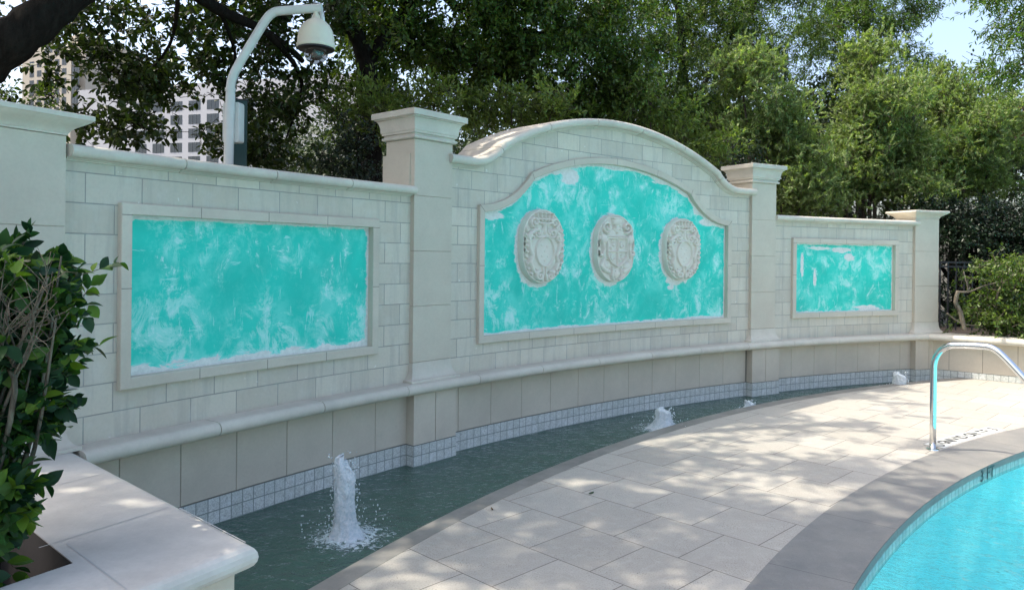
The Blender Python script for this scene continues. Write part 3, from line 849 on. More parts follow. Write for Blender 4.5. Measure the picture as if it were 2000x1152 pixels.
rp = empty('bench_planter', (6.4, 9.9, -.3), 'low slab-faced planter wall with rounded stone ledge beyond the handrail, under the dark shrubs', 'planter')
P0 = Vector((5.447, 10.197)); dd = (Vector((6.285, 9.49))-P0).normalized(); nin = Vector((-dd.y, dd.x))    # towards the bed
if nin.y < 0: nin = -nin
def rbox(a, b, n0, n1, z0, z1, mb):
    p = [P0+dd*a+nin*n0, P0+dd*b+nin*n0, P0+dd*b+nin*n1, P0+dd*a+nin*n1]
    mb.hexa([(q.x, q.y, z0) for q in p]+[(q.x, q.y, z1) for q in p])
mb = MB(); x = 0.0
for k in range(9): rbox(x+.002, x+.376, 0, .05, .083, .476, mb); x += .38
mb.obj('base_wall', M_BASE, rp)
mb = MB(); rbox(0, 3.5, .004, .16, -.4, .47, mb); mb.obj('grout_bed', M_GROUT, rp)
V = []; U = []
for a in (-.02, 3.45):
    for n_, z in ((.03, .0797), (-.003, .0797), (-.003, -.36)): q = P0+dd*a+nin*n_; V.append((q.x, q.y, z)); U.append((a, z))
obj('tile_band', V, [(0, 1, 4, 3), (1, 2, 5, 4)], M_TILE, rp, uv=U)
V = []; Fq = []; prof = [(-.108, .470)]+[(-.118-.040*math.sin(t*math.pi/10), .511-.040*math.cos(t*math.pi/10)) for t in range(0, 11)]+[(-.10, .552), (.30, .552), (.30, .470)]
x = -.14; k = len(prof)
for st in range(5):
    b = len(V); e = x+.757
    for a in (x, e-.003):
        for n_, z in prof: q = P0+dd*a+nin*n_; V.append((q.x, q.y, z))
    for j in range(k): j2 = (j+1) % k; Fq.append((b+j, b+k+j, b+k+j2, b+j2))
    Fq.append(tuple(b+j for j in range(k))); Fq.append(tuple(b+k+j for j in range(k))[::-1]); x = e
autosmooth(obj('ledge', V, Fq, M_COPE, rp), 40)
V = []
for i in range(13):
    for j in range(9):
        q = P0+dd*(-.2+i*.33)+nin*(.29+j*.35); V.append((q.x, q.y, .44+.04*mn.noise((q.x*3, q.y*3, 1))))
obj('soil', V, [(i*9+j, (i+1)*9+j, (i+1)*9+j+1, i*9+j+1) for i in range(12) for j in range(8)], M_SOIL, rp)

# ------------------------------------------------------------------ medallions
class HF:
    def __init__(s, w, h, nx, ny):
        s.x, s.y = np.meshgrid(np.linspace(-w, w, nx)/1.25, np.linspace(-h, h, ny)/1.05, indexing='ij'); s.H = np.zeros_like(s.x); s.nx, s.ny = nx, ny
    def stroke(s, P, w, h, mir=False):
        P = np.array(P, float)
        for sg in ((1, -1) if mir else (1,)):
            d = np.full(s.x.shape, 9.)
            for a, b in zip(P[:-1], P[1:]):
                ax, ay, bx, by = a[0]*sg, a[1], b[0]*sg, b[1]; L = (bx-ax)**2+(by-ay)**2+1e-12
                t = np.clip(((s.x-ax)*(bx-ax)+(s.y-ay)*(by-ay))/L, 0, 1); d = np.minimum(d, np.hypot(s.x-ax-t*(bx-ax), s.y-ay-t*(by-ay)))
            s.H = np.maximum(s.H, np.where(d < w, h*np.sqrt(np.clip(1-(d/w)**2, 0, 1)), 0))
    def blob(s, x, y, a, b, h, mir=False, p=1.0):
        for sg in ((1, -1) if mir else (1,)):
            d = np.hypot((s.x-x*sg)/a, (s.y-y)/b); s.H = np.maximum(s.H, np.where(d < 1, h*np.clip(1-d*d, 0, 1)**(.5*p), 0))
    def cut(s, x, y, a, b, h, mir=False):
        for sg in ((1, -1) if mir else (1,)):
            d = np.hypot((s.x-x*sg)/a, (s.y-y)/b); s.H = s.H-np.where(d < 1, h*np.clip(1-d*d, 0, 1)**.5, 0)
def spiral(cx, cy, r, t0, turns, sgn=1, n=26, r1=.15):
    return [(cx+(r*(1-(1-r1)*i/n))*math.cos(t0+sgn*turns*2*math.pi*i/n), cy+(r*(1-(1-r1)*i/n))*math.sin(t0+sgn*turns*2*math.pi*i/n)) for i in range(n+1)]
MW, MH = .268, .335
def stadium(x, y, ins=0.0):               # signed distance, negative inside
    a = MW-ins; b = MH-ins
    e = .075                                # straight part of the sides
    yy = np.maximum(0, np.abs(y)-e); return np.hypot(x/a, yy/(b-e))-1
def crest(kind):
    f = HF(MW-.012, MH-.012, 171, 213)
    ell = lambda cx, cy, a, b, n=36, t0=0, t1=2*math.pi: [(cx+a*math.cos(lerp(t0, t1, i/n)), cy+b*math.sin(lerp(t0, t1, i/n))) for i in range(n+1)]
    if kind == 'A':
        f.blob(0, -.03, .15, .20, .016, p=.5); f.blob(0, .14, .09, .08, .014)
        f.stroke(ell(0, -.045, .094, .128), .009, .032); f.blob(0, -.045, .086, .12, .017, p=.3)
        for (x, y) in ((-.03, .01), (.025, .0), (0, -.04), (-.03, -.08), (.03, -.085), (0, -.12)): f.blob(x, y, .018, .022, .021)
        # crown
        f.stroke([(-.075, .205), (-.03, .197), (.03, .197), (.075, .205)], .013, .030)
        f.stroke([(-.085, .235), (.085, .235)], .009, .026)
        for k in (-2, -1, 0, 1, 2):
            f.stroke([(k*.034, .22), (k*.042, .275)], .009, .028); f.blob(k*.042, .285, .016, .014, .034)
        for k in (-1.5, -.5, .5, 1.5): f.cut(k*.042, .274, .015, .013, .03)
        f.stroke([(0, .19), (0, .12)], .020, .026)
        f.stroke([(.022, .185), (.03, .13), (.05, .105)], .012, .026, True); f.cut(.026, .165, .008, .018, .022, True)
        f.stroke(spiral(.105, .205, .045, -1.2, 1.3, 1), .014, .030, True)
        f.stroke(spiral(.075, .115, .042, -2.4, 1.2, 1), .013, .032, True)
        f.stroke([(.105, .14), (.15, .10), (.165, .04), (.15, -.03), (.125, -.08), (.145, -.14), (.12, -.20), (.075, -.235)], .019, .032, True)
        f.stroke(spiral(.14, .075, .040, 1.2, 1.1, -1), .012, .034, True)
        f.stroke(spiral(.055, -.255, .040, 1.7, 1.3, -1), .014, .034, True)
        f.stroke([(.02, -.17), (.012, -.23), (.025, -.29)], .014, .028, True)
        for i, y in enumerate((.13, .085, .04, 0, -.05, -.10, -.15)): f.stroke([(.175, y), (.215-.005*abs(i-3), y+.022)], .014, .024, True)
        for x, y in ((.165, -.19), (.135, -.235)): f.blob(x, y, .022, .018, .026, True)
        f.cut(.185, -.115, .012, .02, .012, True); f.cut(.10, -.21, .014, .016, .014, True)
    else:
        SH = [(-.115, .095), (-.118, -.02), (-.108, -.085), (-.07, -.135), (0, -.175), (.07, -.135), (.108, -.085), (.118, -.02), (.115, .095), (-.115, .095)]
        f.blob(0, -.02, .165, .20, .014, p=.4)
        f.stroke(SH, .010, .034); f.stroke([(0, .095), (0, -.17)], .008, .036); f.stroke([(-.115, -.03), (.115, -.03)], .008, .030)
        f.stroke([(-.12, .112), (.12, .112)], .009, .030)
        for x, y, g_ in ((.055, .035, 1), (-.05, -.085, 1)): f.stroke(ell(x, y, .022, .026, 16, .6*math.pi, 1.9*math.pi), .008, .026)
        for x, y in ((-.06, .065), (-.045, .03), (-.07, .005), (.05, -.065), (.06, -.095), (.035, -.11)): f.blob(x, y, .020, .018, .028)
        # helmet and mantling
        f.blob(0, .255, .055, .045, .034, p=.6); f.stroke([(-.05, .285), (.05, .285)], .012, .034); f.blob(0, .185, .04, .04, .026)
        for x, y in ((-.02, .20), (.025, .18), (0, .15), (.03, .215)): f.blob(x, y, .015, .015, .034)
        f.stroke(spiral(.115, .20, .055, -2.0, 1.35, 1), .013, .032, True)
        f.stroke([(.16, .235), (.185, .17), (.175, .12)], .012, .024, True)
        f.blob(.155, .085, .038, .048, .040, True, .6)
        f.stroke([(.165, .06), (.145, -.01), (.165, -.07), (.205, -.06), (.20, -.035)], .016, .030, True)
        f.stroke([(.19, .10), (.215, .06), (.20, .02)], .012, .022, True)
        f.stroke([(.15, -.12), (.17, -.17), (.13, -.205), (.085, -.22)], .022, .026, True); f.blob(.12, -.165, .045, .04, .026, True)
        f.cut(.105, -.115, .016, .008, .02, True); f.cut(.055, -.185, .010, .016, .018, True)
        f.blob(0, -.235, .045, .05, .026); f.stroke([(.045, -.20), (.055, -.26), (.04, -.30)], .013, .028, True)
        for x in (-.02, .02): f.cut(x, -.22, .008, .006, .012)
        for x in (-.024, -.008, .008, .024): f.blob(x, -.29, .009, .009, .02)
    rs = np.random.RandomState(3 if kind == 'A' else 5)
    f.x = f.x*1.25; f.y = f.y*1.05; d = stadium(f.x, f.y, .012); f.H = np.where(d > -.0, 0, f.H); return f, d
MEDM = stone('carved_stone', (.70, .65, .56), .06, .85, .08)
def medallion(s, z, kind, label):
    a = -s/M_DEG; c = cyl(a, R+.018, z); rz = TH+rad(a)-math.pi/2     # local +y outwards, +x = right... 
    root = empty('crest_medallion', c, label, 'medallion', 'carved crest medallions on the middle panel', rz)
    T = .072                                # thickness
    n = 96; V = []; Fq = []
    pts = []
    for i in range(n):
        t = 2*math.pi*i/n; e = .075; yy = (MH-e)*math.sin(t); pts.append((MW*math.cos(t), yy+(e if yy > 1e-6 else (-e if yy < -1e-6 else 0))))
    pts = sorted(pts, key=lambda p: math.atan2(p[1], p[0])); n = len(pts)
    prof = [(1.0, 0), (1.0, -T+.004), (.99, -T), (.957, -T), (.950, -T+.006), (.945, -T+.010)]
    for k, y in prof:
        for p in pts: V.append((p[0]*k, y, p[1]*k))
    for j in range(len(prof)-1):
        for i in range(n): i2 = (i+1) % n; Fq.append((j*n+i, j*n+i2, (j+1)*n+i2, (j+1)*n+i))
    Fq.append(tuple((len(prof)-1)*n+i for i in range(n)))
    autosmooth(obj('plaque', V, Fq, MEDM, root, local=True), 40)
    f, d = crest(kind); nx, ny = f.nx, f.ny
    V = np.stack([f.x, -T+.0085-f.H*1.25, f.y], -1).reshape(-1, 3); ok = (d < .0)
    Fq = []
    for i in range(nx-1):
        for j in range(ny-1):
            if ok[i, j] or ok[i+1, j] or ok[i, j+1] or ok[i+1, j+1]: Fq.append((i*ny+j, (i+1)*ny+j, (i+1)*ny+j+1, i*ny+j+1))
    obj('relief', V, np.array(Fq), MEDM, root, local=True, smooth=True)
medallion(MED[0][0], MED[0][1], 'A', 'oval carved medallion with crown and scrolls, leftmost of three on the middle turquoise panel')
medallion(MED[1][0], MED[1][1], 'B', 'oval carved stone medallion with a quartered shield in the middle of the turquoise panel')
medallion(MED[2][0], MED[2][1], 'A', 'oval carved medallion with crown and scrolls, rightmost of three on the middle turquoise panel')

# ------------------------------------------------------------------ water jets
def jet(x, y, H, r, label, seed, lean=(0, 0)):
    rs = random.Random(seed); root = empty('water_jet', (x, y, -.085), label, 'water jet', 'water jets bubbling in the channel')
    nT, nZ = 44, 56; V = []; Fq = []
    for j in range(nZ+1):
        t = j/nZ
        for i in range(nT):
            th = 2*math.pi*i/nT; c, s = math.cos(th), math.sin(th)
            top = H*(.90-.09*c+.10*mn.noise((c*1.3+seed, s*1.3, 1))*min(1, 4*(1-t)+.3)+.05*mn.noise((c*5+seed, s*5, 2)))
            z = t*top; rr = r*(1.08-.30*t+.10*math.sin(t*5+seed))
            if t > .86: rr *= math.sqrt(max(0, 1-((t-.86)/.14)**2))*.98+.004
            rr += r*.9*math.exp(-t*H/.05)
            nz = mn.noise((c*2.2+seed, s*2.2, z*7))*.16+mn.noise((c*6+seed, s*6, z*16))*.15+mn.noise((c*14, s*14+seed, z*40))*.11
            rr *= 1+nz
            V.append((x+c*rr+lean[0]*t*H, y+s*rr+lean[1]*t*H, -.10+z+.02*t+.01*mn.noise((c*7, s*7, t*5+seed))))
    for j in range(nZ):
        for i in range(nT): i2 = (i+1) % nT; Fq.append((j*nT+i, j*nT+i2, (j+1)*nT+i2, (j+1)*nT+i))
    obj('water_column', V, np.array(Fq), M_FOAM, root, smooth=True)
    # droplets and lumps
    base = [(0, 0, 1), (.894, 0, .447), (.276, .851, .447), (-.724, .526, .447), (-.724, -.526, .447), (.276, -.851, .447),
            (.724, .526, -.447), (-.276, .851, -.447), (-.894, 0, -.447), (-.276, -.851, -.447), (.724, -.526, -.447), (0, 0, -1)]
    tri = [(0, 1, 2), (0, 2, 3), (0, 3, 4), (0, 4, 5), (0, 5, 1), (1, 6, 2), (2, 7, 3), (3, 8, 4), (4, 9, 5), (5, 10, 1), (6, 7, 2), (7, 8, 3), (8, 9, 4), (9, 10, 5), (10, 6, 1), (11, 7, 6), (11, 8, 7), (11, 9, 8), (11, 10, 9), (11, 6, 10)]
    mb = MB()
    nd = int(260*H/.45+60)
    for q in range(nd):
        th = rs.uniform(0, 2*math.pi)
        if rs.random() < .65: zz = rs.random()**.8*H*1.0; d = r*rs.uniform(.85, 1.35)*(1 if zz > .06 else 1.6); sz = rs.uniform(.002, .0065)
        else: zz = rs.uniform(0, .14*H/.45+.02); d = r*rs.uniform(1.2, 4.0); sz = rs.uniform(.0015, .005)
        p = (x+math.cos(th)*d+lean[0]*zz, y+math.sin(th)*d+lean[1]*zz, -.08+zz); st = rs.uniform(.8, 1.8)
        mb.add([(p[0]+v[0]*sz, p[1]+v[1]*sz, p[2]+v[2]*sz*st) for v in base], tri)
    for q in range(int(36*max(H, .15)/.45+12)):             # churned lumps at the foot
        th = rs.uniform(0, 2*math.pi); d = r*rs.uniform(.8, 2.3); sz = rs.uniform(.008, .022)*(.5+H); 
        vv = [(v[0]*(1+.5*rs.random()), v[1]*(1+.5*rs.random()), v[2]*.7) for v in base]
        mb.add([(x+math.cos(th)*d+v[0]*sz, y+math.sin(th)*d+v[1]*sz, -.082+v[2]*sz) for v in vv], tri)
    mb.obj('droplets', M_FOAM, root, smooth=True)['kind'] = 'stuff'
    # foam lying on the surface
    N = 60; ext = r*5.5+.10; V = []; at_ = []
    for i in range(N+1):
        for j in range(N+1):
            u, v = (i/N*2-1)*ext, (j/N*2-1)*ext; d = math.hypot(u, v*1.0)/ext
            xx, yy = x+u+.05*ext, y+v
            h = .006*mn.noise((xx*3.5, yy*3.5, 1))+.005*mn.noise((xx*9, yy*6, 4))+.002*mn.noise((xx*24, yy*18, 7))
            dd_ = math.hypot(xx-x, yy-y)
            h += (.010 if H > .15 else .004)*math.sin(dd_*34)*math.exp(-dd_*3.2)*(.6+.8*mn.noise((xx*5, yy*5, 9)))+.014*math.exp(-(dd_/.16)**2)*(1+mn.noise((xx*40, yy*40, 3)))
            V.append((xx, yy, -.076+h+.004*mn.noise((xx*30, yy*30, 5)))); f_ = max(0, 1.0-d*1.05)
            dc = math.hypot(xx-EDGE[0], yy-EDGE[1])
            at_.append(0 if (dc < EDGE[2]+.02 or d > .97) else f_*1.05)
    obj('foam', V, np.array([(i*(N+1)+j, (i+1)*(N+1)+j, (i+1)*(N+1)+j+1, i*(N+1)+j+1) for i in range(N) for j in range(N)]), M_SFOAM, root, attrs={'foam': at_}, smooth=True)
jet(*JETS[0], 'tallest white water jet, closest to the planter corner', 3, (-.03, .01))
jet(*JETS[1], 'wide foaming water jet halfway along the channel', 8)
jet(*JETS[2], 'smallest low bubbling water jet by the pillar right of the arch', 12)
jet(*JETS[3], 'white water jet at the far end of the channel near the handrail', 15)

# ------------------------------------------------------------------ handrail, depth marker, pole, camera, post, fence
def handrail():
    b = Vector((3.392, 6.098, 0)); d = Vector((.627, -.779, 0))
    root = empty('handrail', b, 'polished steel pool handrail bent down into the turquoise water', 'handrail')
    pr = [(0, -.01), (0, .2), (0, .45), (0, .66)]
    for i in range(1, 9):
        t = i/8*math.pi/2; pr.append((.165*(1-math.cos(t)), .66+.195*math.sin(t)))
    pr += [(.25, .862), (.355, .866)]
    c = [(.355, .866), (.41, .862), (.455, .84), (.50, .80), (.55, .748)]
    pr += c[1:]+[(.9, .36), (1.25, -.03), (1.5, -.3)]
    pts = [b+d*s+Vector((0, 0, z)) for s, z in pr]
    out = pts[:3]+bez(pts[3:17], 4)[1:]+pts[17:]
    mb = MB(); mb.tube(out, .0245, 20); mb.obj('rail', M_STEEL, root, smooth=True)
    mb = MB(); mb.tube([b+Vector((0, 0, .001)), b+Vector((0, 0, .008)), b+Vector((0, 0, .012))], [.048, .046, .030], 24); autosmooth(mb.obj('base_ring', M_STEEL, root))
handrail()
def deck_marker():
    # strip of white tiles whose lettering is read from the pool side
    c0 = Vector((3.47, 6.17, 0)); c1 = Vector((4.40, 6.88, 0)); 
    n = 14; root = empty('depth_marker', c0, 'white tile strip lettered 3 FT NO DIVING set in the paving by the handrail', 'depth marker')
    a0 = math.atan2(c0.y-C0[1], c0.x-C0[0]); a1 = math.atan2(c1.y-C0[1], c1.x-C0[0])
    ra, rb = RB+.012, RB+.165; txt = ['3', ' ', 'F', 'T', ' ', 'N', 'O', ' ', 'D', 'I', 'V', 'I', 'N', 'G', ' ', '@']
    V = []; Fq = []
    for i in range(41):
        t = lerp(a0, a1, i/40)
        for r, z in ((ra, 0), (ra, .004), (rb, .004), (rb, 0)): V.append((C0[0]+r*math.cos(t), C0[1]+r*math.sin(t), z))
    for i in range(40):
        for j in range(3): Fq.append((i*4+j, i*4+j+1, (i+1)*4+j+1, (i+1)*4+j)[::-1])
    obj('tile_strip', V, [f[::-1] for f in Fq], M_WHITE, root)
    L = len(txt); sp_ = [.9 if c not in ' I' else .55 for c in txt]; tot = sum(sp_); acc = 0
    for c, wd in zip(txt, sp_):
        t = lerp(a1, a0, (acc+wd/2)/tot*.96+.02); acc += wd
        if c == ' ': continue
        rm = (ra+rb)/2; inward = Vector((-math.cos(t), -math.sin(t), 0)); X = Vector((0, 0, 1)).cross(-inward)
        # letters face a reader standing in the pool: their tops point away from the water
        if c == '@':
            mb = MB(); n2 = 32; P = [Vector((C0[0]+rm*math.cos(t), C0[1]+rm*math.sin(t), 0))]
            for k in range(n2):
                for rr in (.058, .048):
                    aa = 2*math.pi*k/n2; mb.V.append((P[0].x+rr*math.cos(aa), P[0].y+rr*math.sin(aa), .006)); mb.U.append((0, 0))
            for k in range(n2): k2 = (k+1) % n2; mb.F.append((2*k, 2*k2, 2*k2+1, 2*k+1))
            e = Vector((math.cos(t+.8), math.sin(t+.8), 0)); f_ = Vector((-e.y, e.x, 0))*.005
            mb.add([tuple(P[0]+e*.05+f_+Vector((0, 0, .0058))), tuple(P[0]+e*.05-f_+Vector((0, 0, .0058))), tuple(P[0]-e*.05-f_+Vector((0, 0, .0058))), tuple(P[0]-e*.05+f_+Vector((0, 0, .0058)))], [(0, 1, 2, 3)])
            mb.obj('no_diving_symbol', M_INK, root); continue
        tx = bpy.data.curves.new('letter', 'FONT'); tx.body = c; tx.size = .13; tx.align_x = 'CENTER'; tx.align_y = 'CENTER'; tx.extrude = .0004; tx.offset = .002; tx.materials.append(M_INK)
        tmp = bpy.data.objects.new('letter', tx); COL.objects.link(tmp); bpy.context.view_layer.update()
        me = bpy.data.meshes.new_from_object(tmp); bpy.data.objects.remove(tmp)
        o = bpy.data.objects.new('letter', me); COL.objects.link(o)
        Y = -inward; Xv = Y.cross(Vector((0, 0, 1)))
        m = Matrix(((Xv.x, Y.x, 0, C0[0]+rm*math.cos(t)), (Xv.y, Y.y, 0, C0[1]+rm*math.sin(t)), (0, 0, 1, .0052), (0, 0, 0, 1)))
        o.parent = root; o.matrix_basis = root.matrix_world.inverted() @ m
deck_marker()

def camera_pole():
    D = 5.8; p = lambda x, y: at(x, y, D)
    b = p(446, 330); b.z = -.05
    root = empty('camera_pole', b, 'bent white steel pole with a junction box rising behind the left wall', 'pole')
    pts = [b, p(446, 330), p(448, 250), p(450, 190)]+bez([p(450, 190), p(451, 165), p(457, 145), p(469, 122)], 5)[1:]+bez([p(505, 62), p(521, 37), p(537, 24), p(562, 21)], 5)+[p(600, 18), p(629, 16)]
    mb = MB(); rr = [.036]*4+[.034]*(len(pts)-4); mb.tube(pts, rr, 20); autosmooth(mb.obj('pole', M_POLE, root), 50)
    mb = MB(); c = p(450, 176); mb.tube([c-Vector((0, 0, .012)), c+Vector((0, 0, .012))], .040, 20); autosmooth(mb.obj('collar', M_POLE, root))
    # junction box clamped to the pole
    c = at(456, 241, D+.06); mb = MB(); W, Dp, Hh = .140, .075, .31; N = 6; ring_ = []
    for sx, sy, a0 in ((1, 1, 0), (-1, 1, 90), (-1, -1, 180), (1, -1, 270)):
        for i in range(N+1):
            t = rad(a0+90*i/N); ring_.append((sx*(W/2-.016)+.016*math.cos(t), sy*(Hh/2-.02)+.02*math.sin(t)))
    yaw = Matrix.Rotation(rad(-12), 3, 'Z')
    for y, k in ((Dp/2, .985), (Dp/2-.006, 1), (-Dp/2+.006, 1), (-Dp/2, .985)):
        for q in ring_: v = yaw @ Vector((q[0]*k, y, q[1]*k))+c; mb.V.append(tuple(v)); mb.U.append((0, 0))
    n = len(ring_)
    for j in range(3):
        for i in range(n): i2 = (i+1) % n; mb.F.append((j*n+i, (j+1)*n+i, (j+1)*n+i2, j*n+i2))
    mb.F.append(tuple(range(n))); mb.F.append(tuple(3*n+i for i in range(n))[::-1])
    o = autosmooth(mb.obj('junction_box', M_POLE, root), 30)
    mb = MB(); q = yaw @ Vector((.030, -Dp/2-.002, .0))+c; mb.box(q, (.006, .008, .022)); mb.obj('latch', M_BLACK, o)
    # the dome camera
    dc = p(617, 85); root = empty('dome_camera', dc, 'cream dome security camera hanging from the end of the bent white pole', 'security camera')
    def lathe(name, prof, mat, c, n=36, sub=None):
        mb = MB()
        for r, z in prof:
            for k in range(n): t = 2*math.pi*k/n; mb.V.append((c.x+r*math.cos(t), c.y+r*math.sin(t), c.z+z)); mb.U.append((0, 0))
        for j in range(len(prof)-1):
            for k in range(n): k2 = (k+1) % n; mb.F.append((j*n+k, j*n+k2, (j+1)*n+k2, (j+1)*n+k)[::-1])
        return autosmooth(mb.obj(name, mat, sub or root), 40)
    s = D/F; q = at(617, 95, D)
    lathe('housing', [(35.5*s, 0), (37*s, 2*s), (37*s, 6*s), (35.5*s, 8*s), (35*s, 20*s), (32*s, 34*s), (26*s, 45*s), (17*s, 53*s), (10*s, 57*s), (8*s, 62*s), (5*s, 68*s), (4*s, 74*s), (.1*s, 75*s)], M_CREAM, q)
    lathe('rim', [(.5*s, -.3*s), (35*s, -.3*s), (35*s, -3*s), (27*s, -5*s), (.5*s, -5*s)][::-1], M_BLACK, q)
    dm = [(24*s*math.cos(t*math.pi/16), (-5-26*math.sin(t*math.pi/16))*s) for t in range(0, 9)]; dm[-1] = (.3*s, dm[-1][1])
    lathe('dome', dm[::-1], M_DOME, q)
    mb = MB(); mb.tube([q+Vector((.0, 0, -.02)), q+Vector((0.01, -.01, -.075))], [.035, .045], 20); mb.obj('lens_unit', M_LENS, root, True)
    mb = MB(); e = at(628, 30, D+.0); mb.tube([e+Vector((0, .0, .02)), e+Vector((0.015, 0, -.07)), q+Vector((.03, 0, 48*s))], [.018, .016, .020], 12); mb.obj('bracket', M_POLE, root, True)
camera_pole()
def post():
    D = 6.25; a = at(470, 199, D); root = empty('green_post', (a.x, a.y, 0), 'dark green square steel post standing behind the junction box', 'post')
    mb = MB(); w_ = .105; rz = Matrix.Rotation(rad(18), 3, 'Z'); mb.box((a.x, a.y, a.z/2), (w_, w_, a.z), rz); mb.obj('post', M_GREENP, root)
    mb = MB(); mb.box((a.x, a.y, a.z+.006), (w_+.015, w_+.015, .012), rz); mb.obj('cap', M_BLACK, root)
post()
def fence():
    root = empty('picket_fence', (6.7, 11.6, 0), 'black metal picket fence beside the far right pillar, half hidden by dark shrubs', 'fence')
    a = Vector((5.9, 11.9, 0)); b = Vector((10.8, 11.0, 0)); d = (b-a).normalized(); L = (b-a).length
    for z in (1.50, 1.43, .35):
        mb = MB(); q = a.lerp(b, .5); ang = math.atan2(d.y, d.x); mb.box((q.x, q.y, z), (L, .03, .028), Matrix.Rotation(ang, 3, 'Z')); mb.obj('rail', M_BLACK, root)
    mb = MB(); ang = math.atan2(d.y, d.x)
    first = None; x = .05
    while x < L:
        q = a+d*x
        if first is None:
            mb.box((q.x, q.y, .76), (.018, .018, 1.48), Matrix.Rotation(ang, 3, 'Z')); first = mb.obj('picket', M_BLACK, root); x0 = q.copy()
        else:
            c = first.copy(); COL.objects.link(c); c.parent = root; c.location = first.location+(q-x0)
        x += .115
fence()
def fallen(name, x, y, label, L, cat, mat, curl=.3):
    p = at(x, y, 1); d = ray(x, y); t = (0-CZ)/d.z; p = Vector((d.x*t, d.y*t, .002))
    V = []; Fq = []; n = 8; rz = random.uniform(0, 6)
    for i in range(n+1):
        u = i/n; w_ = .5*L*.42*math.sin(math.pi*min(1, u*.95+.02))**.8
        for k in (-1, 0, 1):
            X = (u-.5)*L; Y = k*w_; Z = curl*L*(k*k*.25+(u-.5)**2*.8)
            V.append((p.x+X*math.cos(rz)-Y*math.sin(rz), p.y+X*math.sin(rz)+Y*math.cos(rz), p.z+Z))
    for i in range(n):
        for k in range(2): Fq.append((i*3+k, i*3+k+1, (i+1)*3+k+1, (i+1)*3+k))
    tag(obj(name, V, Fq, mat, None, smooth=True, origin=tuple(p)), label, cat)
M_DRY = NT('dry_leaf').set((.12, .08, .04), .8)
fallen('fallen_leaf', 961, 996, 'small curled brown leaf lying on the paving near the channel kerb', .035, 'leaf', M_DRY, .8)
fallen('fallen_leaf', 1155, 963, 'flat dark fallen leaf on the paving in the middle of the deck', .055, 'leaf', M_OAK, .15)

# ------------------------------------------------------------------ vegetation
RNG = np.random.RandomState(11)
def unit(v): return v/np.maximum(1e-9, np.linalg.norm(v, axis=-1, keepdims=True))
def leaf_mesh(name, P, Dr, Nn, L, W, mat, parent, kind=4):
    n = len(P); Dr = unit(Dr); S = unit(np.cross(Dr, Nn)); Nn = np.cross(S, Dr)
    L = L[:, None]; W = W[:, None]
    if kind == 4:                       # folded rhombus
        V = np.stack([P, P+Dr*L*.5+S*W*.5+Nn*W*.12, P+Dr*L, P+Dr*L*.5-S*W*.5+Nn*W*.12], 1).reshape(-1, 3)
        i = np.arange(n)[:, None]*4; Fq = np.concatenate([i+np.array([[0, 1, 2]]), i+np.array([[0, 2, 3]])], 0)
    elif kind == 6:
        V = np.stack([P, P+Dr*L*.30+S*W*.42+Nn*W*.15, P+Dr*L*.68+S*W*.46+Nn*W*.10, P+Dr*L-Nn*L*.10, P+Dr*L*.68-S*W*.46+Nn*W*.10, P+Dr*L*.30-S*W*.42+Nn*W*.15], 1).reshape(-1, 3)
        i = np.arange(n)[:, None]*6; Fq = np.concatenate([i+np.array([[0, 1, 2]]), i+np.array([[0, 2, 3]]), i+np.array([[0, 3, 4]]), i+np.array([[0, 4, 5]])], 0)
    else:                               # full leaf: 3 x 6 grid with curl
        us = [0, .14, .34, .58, .8, 1.0]; ws = [.06, .62, 1.0, .92, .55, .02]; rows = []
        curl = RNG.uniform(.02, .22, (n, 1))
        for u, w_ in zip(us, ws):
            c = P+Dr*L*u-Nn*L*curl*u*u*1.2
            for k in (-1, 0, 1): rows.append(c+S*W*.5*w_*k+Nn*W*w_*(.16*abs(k)))
        V = np.stack(rows, 1).reshape(-1, 3); i = np.arange(n)[:, None]*18; q = []
        for r in range(5):
            for k in range(2): q.append(i+np.array([[r*3+k, r*3+k+1, (r+1)*3+k+1, (r+1)*3+k]]))
        Fq = np.concatenate(q, 0)
    return obj(name, V, Fq, mat, parent, smooth=(kind > 4))
def crown(lobes, per, tw, L, W, rng, droop=.2, spread=1.0, aspect=None, shell=.45, tight=.6, dens=1.0, clump=16, cr_=.17, nz=.8):
    """lobes: (centre, (rx, ry, rz), n twigs). returns leaf arrays and twig segments"""
    PP = []; DD = []; NN = []; LL = []; WW = []; TW = []
    for c, rr, n in lobes:
        n = int(n*dens); d = unit(rng.normal(size=(n, 3))); q = rng.uniform(0, 1, (n, 1))**shell
        lump = 1+.22*np.sin(d[:, :1]*7+c[0])*np.cos(d[:, 1:2]*6+c[1])+.14*np.sin(d[:, 2:3]*11+c[2]*3)
        o = np.array(c)+d*q*np.array(rr)*lump
        if clump:                       # twigs gather into boughs with gaps between them
            m = max(2, int(n/clump)); pick = rng.randint(0, m, n); sub = o[:m][pick]
            o = sub+rng.normal(size=(n, 3))*np.array([cr_, cr_, cr_*.55])*rng.uniform(.5, 1.2, (m, 1))[pick]
        t = unit(d*.8+rng.normal(size=(n, 3))*.6+np.array([0, 0, -droop]))
        ln = tw*rng.uniform(.5, 1.3, (n, 1)); TW.append((o-t*ln*.3, o+t*ln))
        for k in range(per):
            u = (k+.5)/per+rng.uniform(-.05, .05, (n, 1)); p = o+t*ln*u
            side = unit(np.cross(t, rng.normal(size=(n, 3)))); dr = t*tight+side*spread+np.array([0, 0, -droop*.6])
            nn = rng.normal(size=(n, 3))*.6+np.array([0, -.25, nz])+side*.2
            PP.append(p); DD.append(dr); NN.append(nn); LL.append(L*rng.uniform(.6, 1.25, n)); WW.append(W*rng.uniform(.7, 1.2, n))
    return map(np.concatenate, (PP, DD, NN, LL, WW)), (np.concatenate([a for a, b in TW]), np.concatenate([b for a, b in TW]))
